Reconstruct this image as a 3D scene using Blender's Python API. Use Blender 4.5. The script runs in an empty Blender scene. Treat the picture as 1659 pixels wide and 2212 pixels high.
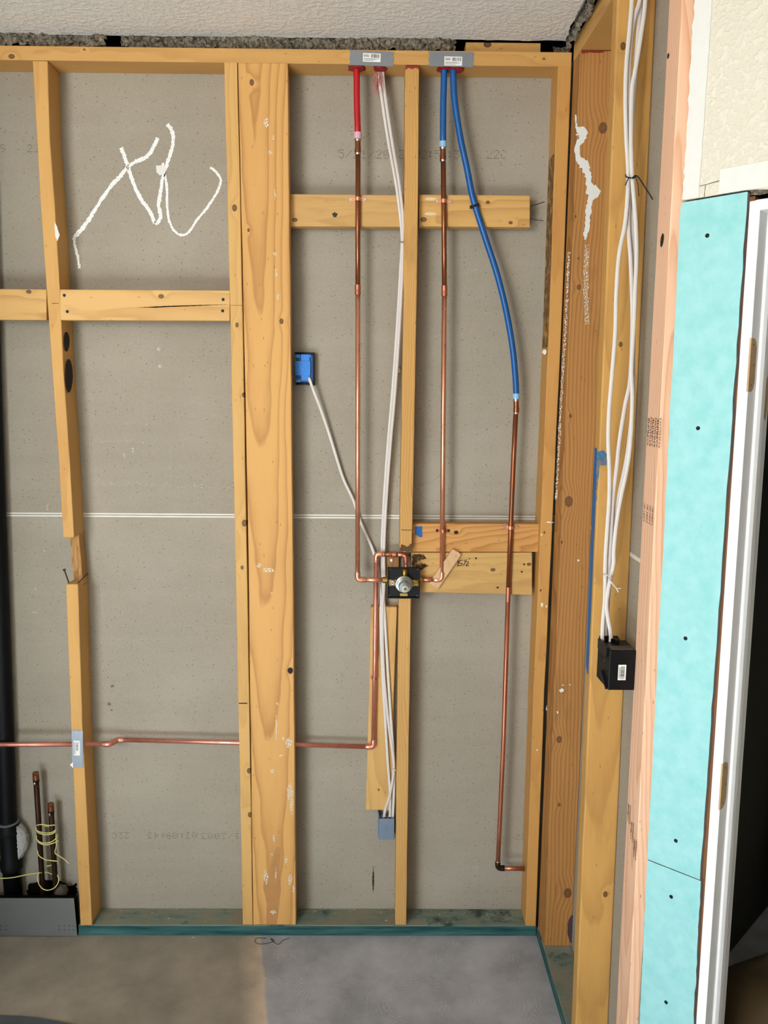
import bpy, bmesh, math, random
from mathutils import Vector, Matrix, noise

random.seed(7)
SC = bpy.context.scene
COL = SC.collection
V = Vector

# ------------------------------------------------------------------ camera, sky, lights, exposure
CAM_Y, CAM_H, PITCH, YAW, ROLL, FPX = 2.4387, 1.8067, 0.1554, 0.0099, 0.0080, 1750.0
CX, CY = 829.5, 1106.0
def cam_axes():
    c, s = math.cos(YAW), math.sin(YAW)
    r = V((c, -s, 0)); fw = V((s, c, 0)); u = V((0, 0, 1))
    c, s = math.cos(PITCH), math.sin(PITCH)
    f2 = fw*c - u*s; u2 = u*c + fw*s
    c, s = math.cos(ROLL), math.sin(ROLL)
    return r*c + u2*s, -r*s + u2*c, f2
R_, U_, F_ = cam_axes()
CAM = V((0, -CAM_Y, CAM_H))
cd = bpy.data.cameras.new('camera'); co = bpy.data.objects.new('camera', cd); COL.objects.link(co)
m = Matrix((R_, U_, -F_)).transposed().to_4x4(); m.translation = CAM
co.matrix_world = m
cd.sensor_fit = 'VERTICAL'; cd.sensor_height = 36.0; cd.lens = FPX/2212*36.0
cd.clip_start = 0.02
SC.camera = co

SC.view_settings.view_transform = 'Standard'; SC.view_settings.look = 'None'
SC.view_settings.gamma = 1.0; SC.view_settings.use_curve_mapping = False
SC.view_settings.exposure = 0.0

w = bpy.data.worlds.new('world'); SC.world = w; w.use_nodes = True
w.node_tree.nodes['Background'].inputs[0].default_value = (0.94, 0.96, 1.0, 1)
w.node_tree.nodes['Background'].inputs[1].default_value = 0.30

def area(name, loc, target, sx, sy, power, col):
    l = bpy.data.lights.new(name, 'AREA'); l.shape = 'RECTANGLE'; l.size = sx; l.size_y = sy
    l.energy = power; l.color = col
    o = bpy.data.objects.new(name, l); COL.objects.link(o); o.location = loc
    o.rotation_euler = (V(target)-V(loc)).to_track_quat('-Z', 'Y').to_euler()
    return o
area('window_daylight', (-2.3, -4.6, 2.3), (0.1, 0, 1.3), 1.3, 1.3, 145, (1.0, 0.96, 0.91))
area('low_cool_fill', (-1.6, -3.0, 0.30), (0.75, -0.6, 0.1), 1.0, 0.5, 20, (0.30, 0.66, 1.0))  # cool fill lamp added low down to tint the lower right blue
# added spot lamp on the floor behind the camera; its bounce brightens the ceiling
sl = bpy.data.lights.new('bounce_spot', 'SPOT'); sl.energy = 15500; sl.spot_size = 0.75; sl.spot_blend = 0.3; sl.shadow_soft_size = 0.05; sl.color = (0.87, 0.93, 1.0)
so_ = bpy.data.objects.new('bounce_spot', sl); COL.objects.link(so_); so_.location = (-1.9, -5.6, 2.4)
so_.rotation_euler = (V((-1.3, -3.7, 0))-so_.location).to_track_quat('-Z', 'Y').to_euler()

# ------------------------------------------------------------------ pixel of the photo -> point on a plane of the room
def ray(x, y): return R_*((x-CX)/FPX) - U_*((y-CY)/FPX) + F_
def at_y(x, y, Y): r = ray(x, y); return CAM + r*((Y-CAM.y)/r.y)
def at_x(x, y, X): r = ray(x, y); return CAM + r*((X-CAM.x)/r.x)
def at_z(x, y, Z): r = ray(x, y); return CAM + r*((Z-CAM.z)/r.z)
def at_n(x, y, p, n): r = ray(x, y); return CAM + r*((p-CAM).dot(n)/r.dot(n))

# ------------------------------------------------------------------ node helpers
def rgb(h):
    h = h.lstrip('#'); out = []
    for i in (0, 2, 4):
        c = int(h[i:i+2], 16)/255
        out.append(c/12.92 if c <= 0.04045 else ((c+0.055)/1.055)**2.4)
    return tuple(out)+(1.0,)
class NT:
    def __init__(s, name, rough=0.6, metal=0.0, spec=0.5):
        s.m = bpy.data.materials.new(name); s.m.use_nodes = True
        s.t = s.m.node_tree; s.n = s.t.nodes; s.L = s.t.links
        s.b = s.n['Principled BSDF']
        s.b.inputs['Roughness'].default_value = rough; s.b.inputs['Metallic'].default_value = metal
        s.b.inputs['Specular IOR Level'].default_value = spec
        s._tc = None
    def node(s, typ, **kw):
        n = s.n.new(typ)
        for k, v in kw.items(): setattr(n, k, v)
        return n
    def set(s, sock, v):
        if hasattr(v, 'is_output') or isinstance(v, bpy.types.NodeSocket): s.L.new(v, sock)
        else: sock.default_value = v
    def oc(s):
        if s._tc is None: s._tc = s.node('ShaderNodeTexCoord').outputs['Object']
        return s._tc
    def math(s, op, a, b=0.0, c=0.0, clamp=False):
        n = s.node('ShaderNodeMath', operation=op, use_clamp=clamp)
        s.set(n.inputs[0], a); s.set(n.inputs[1], b); s.set(n.inputs[2], c); return n.outputs[0]
    def vec(s, op, a, b):
        n = s.node('ShaderNodeVectorMath', operation=op); s.set(n.inputs[0], a); s.set(n.inputs[1], b)
        return n.outputs['Value'] if op in ('LENGTH', 'DISTANCE', 'DOT_PRODUCT') else n.outputs[0]
    def sep(s, v): n = s.node('ShaderNodeSeparateXYZ'); s.set(n.inputs[0], v); return n.outputs
    def comb(s, x, y, z):
        n = s.node('ShaderNodeCombineXYZ'); s.set(n.inputs[0], x); s.set(n.inputs[1], y); s.set(n.inputs[2], z); return n.outputs[0]
    def noise(s, v, scale=5.0, detail=2.0, rough=0.5, dist=0.0):
        n = s.node('ShaderNodeTexNoise'); s.set(n.inputs['Vector'], v); n.inputs['Scale'].default_value = scale
        n.inputs['Detail'].default_value = detail; n.inputs['Roughness'].default_value = rough; n.inputs['Distortion'].default_value = dist
        return n.outputs['Fac']
    def vor(s, v, scale=5.0, feature='F1', out='Distance', rnd=1.0):
        n = s.node('ShaderNodeTexVoronoi', feature=feature); s.set(n.inputs['Vector'], v); n.inputs['Scale'].default_value = scale
        n.inputs['Randomness'].default_value = rnd
        return n.outputs[out]
    def remap(s, v, a, b, c=0.0, d=1.0, smooth=False):
        n = s.node('ShaderNodeMapRange'); n.clamp = True
        if smooth: n.interpolation_type = 'SMOOTHSTEP'
        s.set(n.inputs[0], v)
        for i, q in enumerate((a, b, c, d)): s.set(n.inputs[1+i], q)
        return n.outputs[0]
    def mix(s, f, a, b, blend='MIX'):
        n = s.node('ShaderNodeMix', data_type='RGBA', blend_type=blend)
        s.set(n.inputs[0], f); s.set(n.inputs[6], a); s.set(n.inputs[7], b); return n.outputs[2]
    def bump(s, h, strength=0.3, dist=0.002):
        n = s.node('ShaderNodeBump'); n.inputs['Strength'].default_value = strength; n.inputs['Distance'].default_value = dist
        s.L.new(h, n.inputs['Height']); s.L.new(n.outputs[0], s.b.inputs['Normal'])
    def col(s, c): s.set(s.b.inputs['Base Color'], c); return s.m

def flat(name, c, rough=0.5, metal=0.0, spec=0.5, var=0.12, scale=30.0, bump=0.0, bscale=200.0):
    t = NT(name, rough, metal, spec); c = rgb(c)
    n = t.noise(t.oc(), scale, 3.0)
    d = tuple(max(0, x*(1-var)) for x in c[:3])+(1,); e = tuple(min(1, x*(1+var)) for x in c[:3])+(1,)
    if bump: t.bump(t.noise(t.oc(), bscale, 2.0), bump, 0.001)
    return t.col(t.mix(n, d, e))

WC = [0]
def wood(axis='Z', light='#d9a765', dark='#a9763a', pith=(0.01, 0.07), tilt=(0.004, 0.03), freq=110.0, contrast=0.55,
         knots=(), seed=None, stain=None, rough=0.62, face='Y', knotcol='#4a2b14', band=0.35, ringpow=2.5, dirt=0.0):
    """lumber sawn from a log: growth rings round a pith, fibres along the length, knots at given places.
       knots: (world point, radius); axis: along the length; face: the axis across the knots' face"""
    WC[0] += 1; sd = WC[0]*3.17 if seed is None else seed
    def make(org):
        t = NT('sawn_wood', rough, 0.0, 0.35)
        o = t.sep(t.oc()); ix = {'X': 0, 'Y': 1, 'Z': 2}
        l = o[ix[axis]]; fb = o[ix[face]]
        ai = [i for i in range(3) if i not in (ix[axis], ix[face])][0]
        a = o[ai]
        wob = t.noise(t.comb(t.math('MULTIPLY', a, 6.0), t.math('ADD', t.math('MULTIPLY', l, 1.6), sd), t.math('MULTIPLY', fb, 6.0)), 1.0, 2.0)
        wob2 = t.noise(t.comb(t.math('MULTIPLY', a, 22.0), t.math('ADD', t.math('MULTIPLY', l, 5.0), sd*2), t.math('MULTIPLY', fb, 22.0)), 1.0, 2.0)
        aa = t.math('ADD', t.math('ADD', a, -pith[0]), t.math('ADD', t.math('MULTIPLY', l, tilt[0]), t.math('MULTIPLY', t.math('SUBTRACT', wob, 0.5), 0.05)))
        bb = t.math('ADD', t.math('ADD', fb, -pith[1]), t.math('ADD', t.math('MULTIPLY', l, tilt[1]), t.math('MULTIPLY', t.math('SUBTRACT', wob2, 0.5), 0.012)))
        kn = None; warp = None
        for (p, rad) in knots:
            q = V(p)-org
            dl = t.math('MULTIPLY', t.math('SUBTRACT', l, q[ix[axis]]), 0.72); da = t.math('SUBTRACT', a, q[ai])
            d = t.math('DIVIDE', t.math('SQRT', t.math('ADD', t.math('MULTIPLY', dl, dl), t.math('MULTIPLY', da, da))), rad)
            d = t.math('ADD', d, t.math('MULTIPLY', t.math('SUBTRACT', wob2, 0.5), 0.5))
            k = t.remap(d, 1.08, 0.82, smooth=True)
            core = t.math('MULTIPLY', k, t.remap(d, 0.0, 1.0, 0.72, 0.92))
            kn = core if kn is None else t.math('MAXIMUM', kn, core)
            wv = t.math('MULTIPLY', t.remap(d, 4.5, 0.8, smooth=True), rad*0.9)
            warp = wv if warp is None else t.math('ADD', warp, wv)
        r = t.math('SQRT', t.math('ADD', t.math('MULTIPLY', aa, aa), t.math('MULTIPLY', bb, bb)))
        if warp is not None: r = t.math('ADD', r, warp)
        ring = t.math('FRACT', t.math('MULTIPLY', r, freq))
        late = t.math('MULTIPLY', t.math('POWER', ring, ringpow), t.remap(ring, 1.0, 0.9))
        fib = t.noise(t.comb(t.math('MULTIPLY', a, 420.0), t.math('ADD', t.math('MULTIPLY', l, 9.0), sd), t.math('MULTIPLY', fb, 420.0)), 1.0, 2.0)
        big = t.noise(t.comb(t.math('MULTIPLY', a, 9.0), t.math('ADD', t.math('MULTIPLY', l, 1.9), sd*5), t.math('MULTIPLY', fb, 9.0)), 1.0, 3.0)
        f = t.math('ADD', t.math('MULTIPLY', late, contrast), t.math('MULTIPLY', t.math('SUBTRACT', fib, 0.42), 0.30))
        f = t.math('ADD', f, t.math('MULTIPLY', t.math('SUBTRACT', big, 0.5), band*2), clamp=True)
        c = t.mix(f, rgb(light), rgb(dark))
        if stain:
            s_ = t.noise(t.comb(t.math('MULTIPLY', a, 14.0), t.math('ADD', t.math('MULTIPLY', l, 3.0), sd*9), t.math('MULTIPLY', fb, 14.0)), 1.0, 4.0, 0.65)
            c = t.mix(t.remap(s_, 0.56, 0.72, 0.0, stain[1]), c, rgb(stain[0]))
        speck = t.remap(t.vor(t.comb(t.math('MULTIPLY', a, 60.0), t.math('ADD', t.math('MULTIPLY', l, 16.0), sd), t.math('MULTIPLY', fb, 60.0)), 1.0), 0.09, 0.05, 0, 0.55)
        c = t.mix(speck, c, rgb('#5a3416'))
        if kn is not None:
            c = t.mix(kn, c, rgb(knotcol))
        t.bump(t.math('ADD', fib, t.math('MULTIPLY', late, 0.6)), 0.18, 0.0008)
        return t.col(c)
    return make

# ------------------------------------------------------------------ mesh helpers
ORG = {}
def add(name, vs, fs, mat, parent=None, smooth=False, bevel=0.0, org=None):
    vs = [V(v) for v in vs]
    if org is None:
        xs = [v.x for v in vs]; ys = [v.y for v in vs]; zs = [v.z for v in vs]
        org = V(((min(xs)+max(xs))/2, (min(ys)+max(ys))/2, min(zs)))
    me = bpy.data.meshes.new(name); me.from_pydata([v-org for v in vs], [], fs)
    bm = bmesh.new(); bm.from_mesh(me); bmesh.ops.recalc_face_normals(bm, faces=bm.faces)
    for f in bm.faces: f.smooth = smooth
    bm.to_mesh(me); bm.free()
    o = bpy.data.objects.new(name, me); COL.objects.link(o)
    if callable(mat): mat = mat(org)
    if mat: me.materials.append(mat)
    if parent: o.parent = parent; o.location = org-ORG[parent]
    else: o.location = org
    ORG[o] = org
    if bevel:
        b = o.modifiers.new('bevel', 'BEVEL'); b.width = bevel; b.segments = 2; b.limit_method = 'ANGLE'; b.angle_limit = 0.6
    return o
def empty(name, loc):
    o = bpy.data.objects.new(name, None); COL.objects.link(o); o.location = loc; o.empty_display_size = 0.05
    ORG[o] = V(loc); return o
def tag(o, label, cat, group=None, kind=None):
    o['label'] = label; o['category'] = cat
    if group: o['group'] = group
    if kind: o['kind'] = kind
    return o
def struct(o, label, cat): return tag(o, label, cat, None, 'structure')

def box_vf(x0, x1, y0, y1, z0, z1):
    vs = [(x, y, z) for z in (z0, z1) for y in (y0, y1) for x in (x0, x1)]
    return vs, [(0, 1, 3, 2), (4, 6, 7, 5), (0, 4, 5, 1), (2, 3, 7, 6), (0, 2, 6, 4), (1, 5, 7, 3)]
def box(name, x0, x1, y0, y1, z0, z1, mat, parent=None, bevel=0.0015):
    vs, fs = box_vf(x0, x1, y0, y1, z0, z1); return add(name, vs, fs, mat, parent, bevel=bevel)
class MB:
    def __init__(s): s.v = []; s.f = []
    def put(s, vs, fs):
        k = len(s.v); s.v += [V(v) for v in vs]; s.f += [tuple(i+k for i in f) for f in fs]; return s
    def box(s, *a): return s.put(*box_vf(*a))
    def tube(s, pts, r, n=14): return s.put(*tube_vf(pts, r, n))
    def build(s, name, mat, parent=None, **k): return add(name, s.v, s.f, mat, parent, **k)

def tube_vf(pts, r, n=14, flatr=None, up=None):
    """swept tube; r one radius or one per point; flatr = second radius for a flat cable, up = its thin direction"""
    pts = [V(p) for p in pts]; N = len(pts)
    rs = list(r) if hasattr(r, '__len__') else [r]*N
    tang = []
    for i in range(N):
        a = pts[max(0, i-1)]; b = pts[min(N-1, i+1)]
        d = b-a
        tang.append(d.normalized() if d.length > 1e-9 else V((0, 0, 1)))
    u = V(up) if up is not None else (V((0, 1, 0)) if abs(tang[0].y) < 0.9 else V((1, 0, 0)))
    vs = []; fs = []
    for i in range(N):
        t = tang[i]
        u = (u - t*u.dot(t))
        if up is not None: u = V(up) - t*V(up).dot(t)
        u.normalize(); s = t.cross(u)
        for k in range(n):
            a = 2*math.pi*k/n
            ru = flatr if flatr else rs[i]
            vs.append(pts[i] + u*(math.cos(a)*ru) + s*(math.sin(a)*rs[i]))
    for i in range(N-1):
        for k in range(n):
            fs.append((i*n+k, i*n+(k+1) % n, (i+1)*n+(k+1) % n, (i+1)*n+k))
    fs.append(tuple(range(n))[::-1]); fs.append(tuple((N-1)*n+k for k in range(n)))
    return vs, fs
def tube(name, pts, r, mat, parent=None, n=14, **k):
    vs, fs = tube_vf(pts, r, n, **k); return add(name, vs, fs, mat, parent, smooth=True)
def curve(pts, step=6):
    pts = [V(p) for p in pts]; out = []
    P = [pts[0]*2-pts[1]] + pts + [pts[-1]*2-pts[-2]]
    for i in range(1, len(P)-2):
        a, b, c, d = P[i-1], P[i], P[i+1], P[i+2]
        for k in range(step):
            t = k/step
            out.append(0.5*((2*b)+(c-a)*t+(2*a-5*b+4*c-d)*t*t+(3*b-a-3*c+d)*t**3))
    out.append(pts[-1]); return out
def arc_corner(a, c, b, rad, n=8):
    """points of a rounded corner at c on the way from a to b"""
    a, c, b = V(a), V(c), V(b); d1 = (a-c).normalized(); d2 = (b-c).normalized()
    p, q = c+d1*rad, c+d2*rad; out = []
    for i in range(n+1):
        t = i/n; out.append(p*(1-t)**2 + c*2*t*(1-t) + q*t*t)
    return out
def ring_profile(p, q, prof):
    """lathe between p and q: prof = [(fraction, radius)...]"""
    p, q = V(p), V(q); return [p.lerp(q, f) for f, _ in prof], [r for _, r in prof]
def lathe(name, p, q, prof, mat, parent=None, n=20, smooth=True):
    pts = []; rs = []
    p, q = V(p), V(q); d = q-p
    for f, r in prof: pts.append(p+d*f); rs.append(max(r, 1e-5))
    t = d.normalized(); u = V((0, 1, 0)) if abs(t.y) < 0.9 else V((1, 0, 0)); u = (u-t*u.dot(t)).normalized(); s = t.cross(u)
    vs = []; fs = []
    for c, r in zip(pts, rs):
        for k in range(n):
            a = 2*math.pi*k/n; vs.append(c+u*math.cos(a)*r+s*math.sin(a)*r)
    for i in range(len(pts)-1):
        for k in range(n): fs.append((i*n+k, i*n+(k+1) % n, (i+1)*n+(k+1) % n, (i+1)*n+k))
    fs.append(tuple(range(n))); fs.append(tuple((len(pts)-1)*n+k for k in range(n)))
    o = add(name, vs, fs, mat, parent)
    if smooth:
        for poly in o.data.polygons[:-2]: poly.use_smooth = True
        o.data.set_sharp_from_angle(angle=0.7)
    return o

def rough_poly(pts, step=0.004, amp=0.0016):
    out = []
    for i in range(len(pts)):
        a, b = V(pts[i]), V(pts[(i+1) % len(pts)]); n = max(1, int((b-a).length/step))
        for k in range(n):
            p = a.lerp(b, k/n); j = V((random.uniform(-1, 1), random.uniform(-1, 1), random.uniform(-1, 1)))*amp
            out.append(p+j)
    return out
def patch(name, pts, nrm, mat, parent, lift=0.0006, amp=0.0012, step=0.004):
    """a thin coat of paint, stain, paper or tape lying on a surface with normal nrm"""
    nrm = V(nrm).normalized(); q = rough_poly(pts, step, amp) if amp else [V(p) for p in pts]
    base = V(pts[0])
    q = [p - nrm*((p-base).dot(nrm)) if amp else p for p in q]
    n = len(q)
    vs = [p+nrm*lift for p in q] + [p+nrm*0.00005 for p in q]
    me_f = [tuple(range(n))] + [(i, (i+1) % n, n+(i+1) % n, n+i) for i in range(n)]
    return add(name, vs, me_f, mat, parent)
def ribbon_vf(pts, wid, nrm, lift=0.0006, jit=0.15):
    """brush stroke lying on a surface"""
    nrm = V(nrm).normalized(); pts = [V(p) for p in pts]; N = len(pts)
    ws = list(wid) if hasattr(wid, '__len__') else [wid]*N
    vs = []; fs = []
    for i in range(N):
        t = (pts[min(N-1, i+1)]-pts[max(0, i-1)]); t -= nrm*t.dot(nrm)
        t.normalize(); s = nrm.cross(t)
        a = ws[i]*0.5*(1+random.uniform(-jit, jit)); b = ws[i]*0.5*(1+random.uniform(-jit, jit))
        vs += [pts[i]+s*a+nrm*lift, pts[i]-s*b+nrm*lift]
    for i in range(N-1): fs.append((2*i, 2*i+1, 2*i+3, 2*i+2))
    return vs, fs
def resample(pts, step):
    out = []
    for i in range(len(pts)-1):
        a, b = V(pts[i]), V(pts[i+1]); n = max(1, int((b-a).length/step))
        for k in range(n): out.append(a.lerp(b, k/n))
    out.append(V(pts[-1])); return out

def text_vf(s, size, origin, right, up):
    """flat lettering as mesh data: origin = left end of the base line"""
    c = bpy.data.curves.new('lettering', 'FONT'); c.body = s; c.size = size
    o = bpy.data.objects.new('lettering', c); COL.objects.link(o)
    dg = bpy.context.evaluated_depsgraph_get(); me = bpy.data.meshes.new_from_object(o.evaluated_get(dg))
    right, up, origin = V(right).normalized(), V(up).normalized(), V(origin)
    vs = [origin+right*v.co.x+up*v.co.y for v in me.vertices]; fs = [tuple(p.vertices) for p in me.polygons]
    bpy.data.objects.remove(o); bpy.data.curves.remove(c); bpy.data.meshes.remove(me)
    return vs, fs
DOTS = {'0': '0E11131519110E', '1': '040C040404040E', '2': '0E11010204081F', '3': '1F02040201110E', '4': '02060A121F0202', '5': '1F101E0101110E',
        '9': '0E11110F01020C', '/': '00010204081000', ':': '000C0C000C0C00', 'C': '0E11101010110E', ' ': '00000000000000'}
def dots_vf(s, h, origin, right, up, nrm, pitch=None):
    """dot matrix print: 5 x 7 dots a character"""
    right, up, nrm, origin = V(right).normalized(), V(up).normalized(), V(nrm), V(origin); d = h/6.0; vs = []; fs = []
    for ci, ch in enumerate(s):
        g = DOTS[ch]
        for row in range(7):
            bits = int(g[row*2:row*2+2], 16)
            for c in range(5):
                if bits >> (4-c) & 1 and random.random() < 0.9:
                    p = origin+right*((ci*6.3+c)*d)+up*((6-row)*d)+nrm*0.0005
                    k = len(vs); r1 = d*0.40*random.uniform(0.7, 1.1); r2 = d*0.26
                    vs += [p-right*r1-up*r2, p+right*r1-up*r2, p+right*r1+up*r2, p-right*r1+up*r2]; fs.append((k, k+1, k+2, k+3))
    return vs, fs

# ------------------------------------------------------------------ materials of the room
def m_gypsum(name, base, dark, light, warm=0.0):
    t = NT(name, 0.85, 0, 0.2); o = t.sep(t.oc())
    fine = t.noise(t.oc(), 260.0, 3.0, 0.7)
    band = t.noise(t.comb(t.math('MULTIPLY', o[0], 1.2), t.math('MULTIPLY', o[1], 1.2), t.math('MULTIPLY', o[2], 16.0)), 1.0, 4.0, 0.6)
    cloud = t.noise(t.oc(), 2.6, 3.0)
    c = t.mix(t.math('ADD', t.math('MULTIPLY', t.math('SUBTRACT', fine, 0.25), 1.1), t.math('MULTIPLY', band, 0.45), clamp=True), rgb(dark), rgb(base))
    c = t.mix(t.remap(cloud, 0.45, 0.8, 0, 0.45), c, rgb(light))
    v = t.node('ShaderNodeTexVoronoi', feature='F1'); t.set(v.inputs['Vector'], t.vec('MULTIPLY', t.oc(), (1.0, 1.0, 1.5))); v.inputs['Scale'].default_value = 62.0
    rnd = t.sep(v.outputs['Color'])[0]
    sp = t.math('MULTIPLY', t.remap(v.outputs['Distance'], 0.16, 0.09), t.math('GREATER_THAN', rnd, 0.50))
    c = t.mix(t.math('MULTIPLY', sp, 0.72), c, rgb('#4f4636'))
    v2 = t.node('ShaderNodeTexVoronoi', feature='F1'); t.set(v2.inputs['Vector'], t.oc()); v2.inputs['Scale'].default_value = 190.0
    sp2 = t.math('MULTIPLY', t.remap(v2.outputs['Distance'], 0.2, 0.1), t.math('GREATER_THAN', t.sep(v2.outputs['Color'])[1], 0.55))
    c = t.mix(t.math('MULTIPLY', sp2, 0.5), c, rgb('#5a5242'))
    t.bump(fine, 0.08, 0.0005)
    return t.col(c)
def m_texture_paint(name, c1, c2, scale, strength, dist=0.004):
    t = NT(name, 0.75, 0, 0.3); n = t.noise(t.oc(), scale, 3.0, 0.55)
    lump = t.remap(n, 0.42, 0.62, smooth=True)
    t.bump(lump, strength, dist)
    return t.col(t.mix(t.math('MULTIPLY', lump, 0.5), rgb(c1), rgb(c2)))
M_GYP = m_gypsum('grey_drywall_paper', '#a8a091', '#8c8475', '#b2ab9d')
M_CEIL = m_texture_paint('white_textured_paint', '#dedad3', '#e8e4dd', 62.0, 0.55, 0.003)
M_CREAM = m_texture_paint('cream_textured_paint', '#d6d0be', '#e0dbcd', 80.0, 0.5, 0.0025)
M_WHITE = flat('white_enamel', '#f2f3f4', 0.4, var=0.03)
M_MUD = flat('white_joint_compound', '#dcdcd6', 0.8, var=0.05, scale=60, bump=0.3, bscale=90)
def m_dry(name, c, lo, hi, scale=240.0, c2='#ffffff'):
    t = NT(name, 0.85, 0, 0.2); o = t.sep(t.oc())
    n = t.noise(t.oc(), scale, 3.0, 0.6)
    t.set(t.b.inputs['Alpha'], t.remap(n, lo, hi))
    return t.col(t.mix(n, rgb(c), rgb(c2)))
M_DRY = m_dry('dry_brushed_white', '#ece9e2', 0.31, 0.46, 320)
M_FAINT = m_dry('faint_white_smear', '#cfc9bc', 0.55, 0.75)
M_SPECK = m_dry('thin_paint_specks', '#ddcdb0', 0.42, 0.56, 300, '#f0e6d2')
M_BRUSH = m_dry('thin_brushed_paint', '#ded2bc', 0.47, 0.60, 300, '#efe6d6')
M_SCUFF = m_dry('scuffed_white_paint', '#efeade', 0.40, 0.50)
M_INK = flat('faded_grey_ink', '#6f6656', 0.9, var=0.1)
M_BLACKINK = flat('black_ink', '#2a211c', 0.8, var=0.1)
M_STAMP = m_dry('worn_stamp_ink', '#3a2f2c', 0.12, 0.28, 420, '#2b2220')
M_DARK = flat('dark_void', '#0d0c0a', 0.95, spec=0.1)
M_SCREW = flat('black_screw_steel', '#1d1b1a', 0.45, 0.6)
M_NAIL = flat('dull_nail_steel', '#6b655d', 0.4, 0.9)
def m_copper(name, c1, c2, c3, rough=0.28, scale=16.0):
    t = NT(name, rough, 0.82); o = t.sep(t.oc())
    n = t.noise(t.comb(t.math('MULTIPLY', o[0], 60.0), t.math('MULTIPLY', o[1], 60.0), t.math('MULTIPLY', o[2], scale)), 1.0, 4.0, 0.6)
    n2 = t.noise(t.oc(), 3.5, 3.0)
    c = t.mix(n, rgb(c1), rgb(c2)); c = t.mix(t.remap(n2, 0.42, 0.68, 0, 0.8), c, rgb(c3))
    t.set(t.b.inputs['Roughness'], t.remap(n, 0.3, 0.7, rough*0.8, rough*1.6))
    return t.col(c)
M_CU = m_copper('new_copper', '#efb495', '#e29a78', '#d38e6a')
M_CUDARK = m_copper('browned_copper', '#ab6c48', '#8a5235', '#6e4029', 0.3)
M_CUPINK = m_copper('reddened_copper', '#ecaa98', '#d88876', '#c06f5e', 0.36, 40.0)
M_CUROSE = m_copper('tarnished_copper', '#d08a6c', '#b87055', '#96543d', 0.34)
M_CUOLD = m_copper('weathered_copper', '#4f3523', '#2c1d15', '#1f1712', 0.45)
M_SOLDER = flat('silver_solder', '#c9c3ba', 0.3, 1.0, bump=0.2)
M_BRASS = flat('burnt_brass', '#a78a4a', 0.35, 1.0, var=0.35, scale=90)
M_CHROME = flat('grey_valve_metal', '#a8b0ae', 0.3, 0.8, var=0.2)
M_BLKPL = flat('black_plastic', '#08090b', 0.42, var=0.2, spec=0.25)
M_ABS = flat('black_pipe_plastic', '#07080a', 0.55, var=0.2, spec=0.2)
M_REDPEX = flat('red_plastic_pipe', '#b3101c', 0.35, var=0.05)
M_BLUPEX = flat('blue_plastic_pipe', '#0a5598', 0.35, var=0.05)
M_BLUBOX = flat('blue_box_plastic', '#1178d2', 0.4, var=0.08)
M_GREYPVC = flat('grey_box_plastic', '#6f7f92', 0.5, var=0.06)
M_ZINC = flat('zinc_plated_steel', '#8d9298', 0.42, 0.55, var=0.08)
M_LABEL = flat('white_paper_label', '#e9e8e4', 0.7, var=0.03)
M_CABLE = flat('white_cable_sheath', '#d2cdc6', 0.5, var=0.04)
M_CABLE_B = flat('lilac_white_cable_sheath', '#cfc7c4', 0.5, var=0.04)

# ------------------------------------------------------------------ the setting
ZT = 2.695; XR = 0.545; YB = 0.089; XL = -1.45
wall = empty('wall_back', (XL, YB, 0)); struct(wall, 'grey paper back of drywall behind the stud wall, with a white taped joint', 'wall')
ZS = 1.3955
for (z0, z1, nm) in ((0.0, ZS-0.0065, 'lower_sheet'), (ZS+0.0065, 2.74, 'upper_sheet')):
    box(nm, XL, 0.66, YB, YB+0.013, z0, z1, M_GYP, wall, 0)
M_EDGE = flat('white_tapered_paper', '#d9d5cb', 0.8, var=0.06)
e = MB()
for dz in (-0.0037, 0.0036): e.box(XL, 0.634, YB-0.0006, YB+0.012, ZS+dz-0.0026, ZS+dz+0.0026)
e.build('edge_paper', M_EDGE, wall); box('seam_gap', XL, 0.634, YB+0.004, YB+0.012, ZS-0.0014, ZS+0.0014, flat('grey_gap', '#77705f', 0.9), wall, 0)

wr = empty('wall_right', (0.634, -1.2, 0)); struct(wr, 'grey drywall back seen between the right hand studs', 'wall')
for (z0, z1, nm) in ((0.0, ZS-0.005, 'lower_sheet'), (ZS+0.005, 2.90, 'upper_sheet')):
    box(nm, 0.634, 0.647, -0.72, YB-0.002, z0, z1, M_GYP, wr, 0)
box('edge_paper', 0.6332, 0.646, -0.72, YB-0.002, ZS-0.005, ZS+0.005, M_EDGE, wr, 0)

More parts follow.
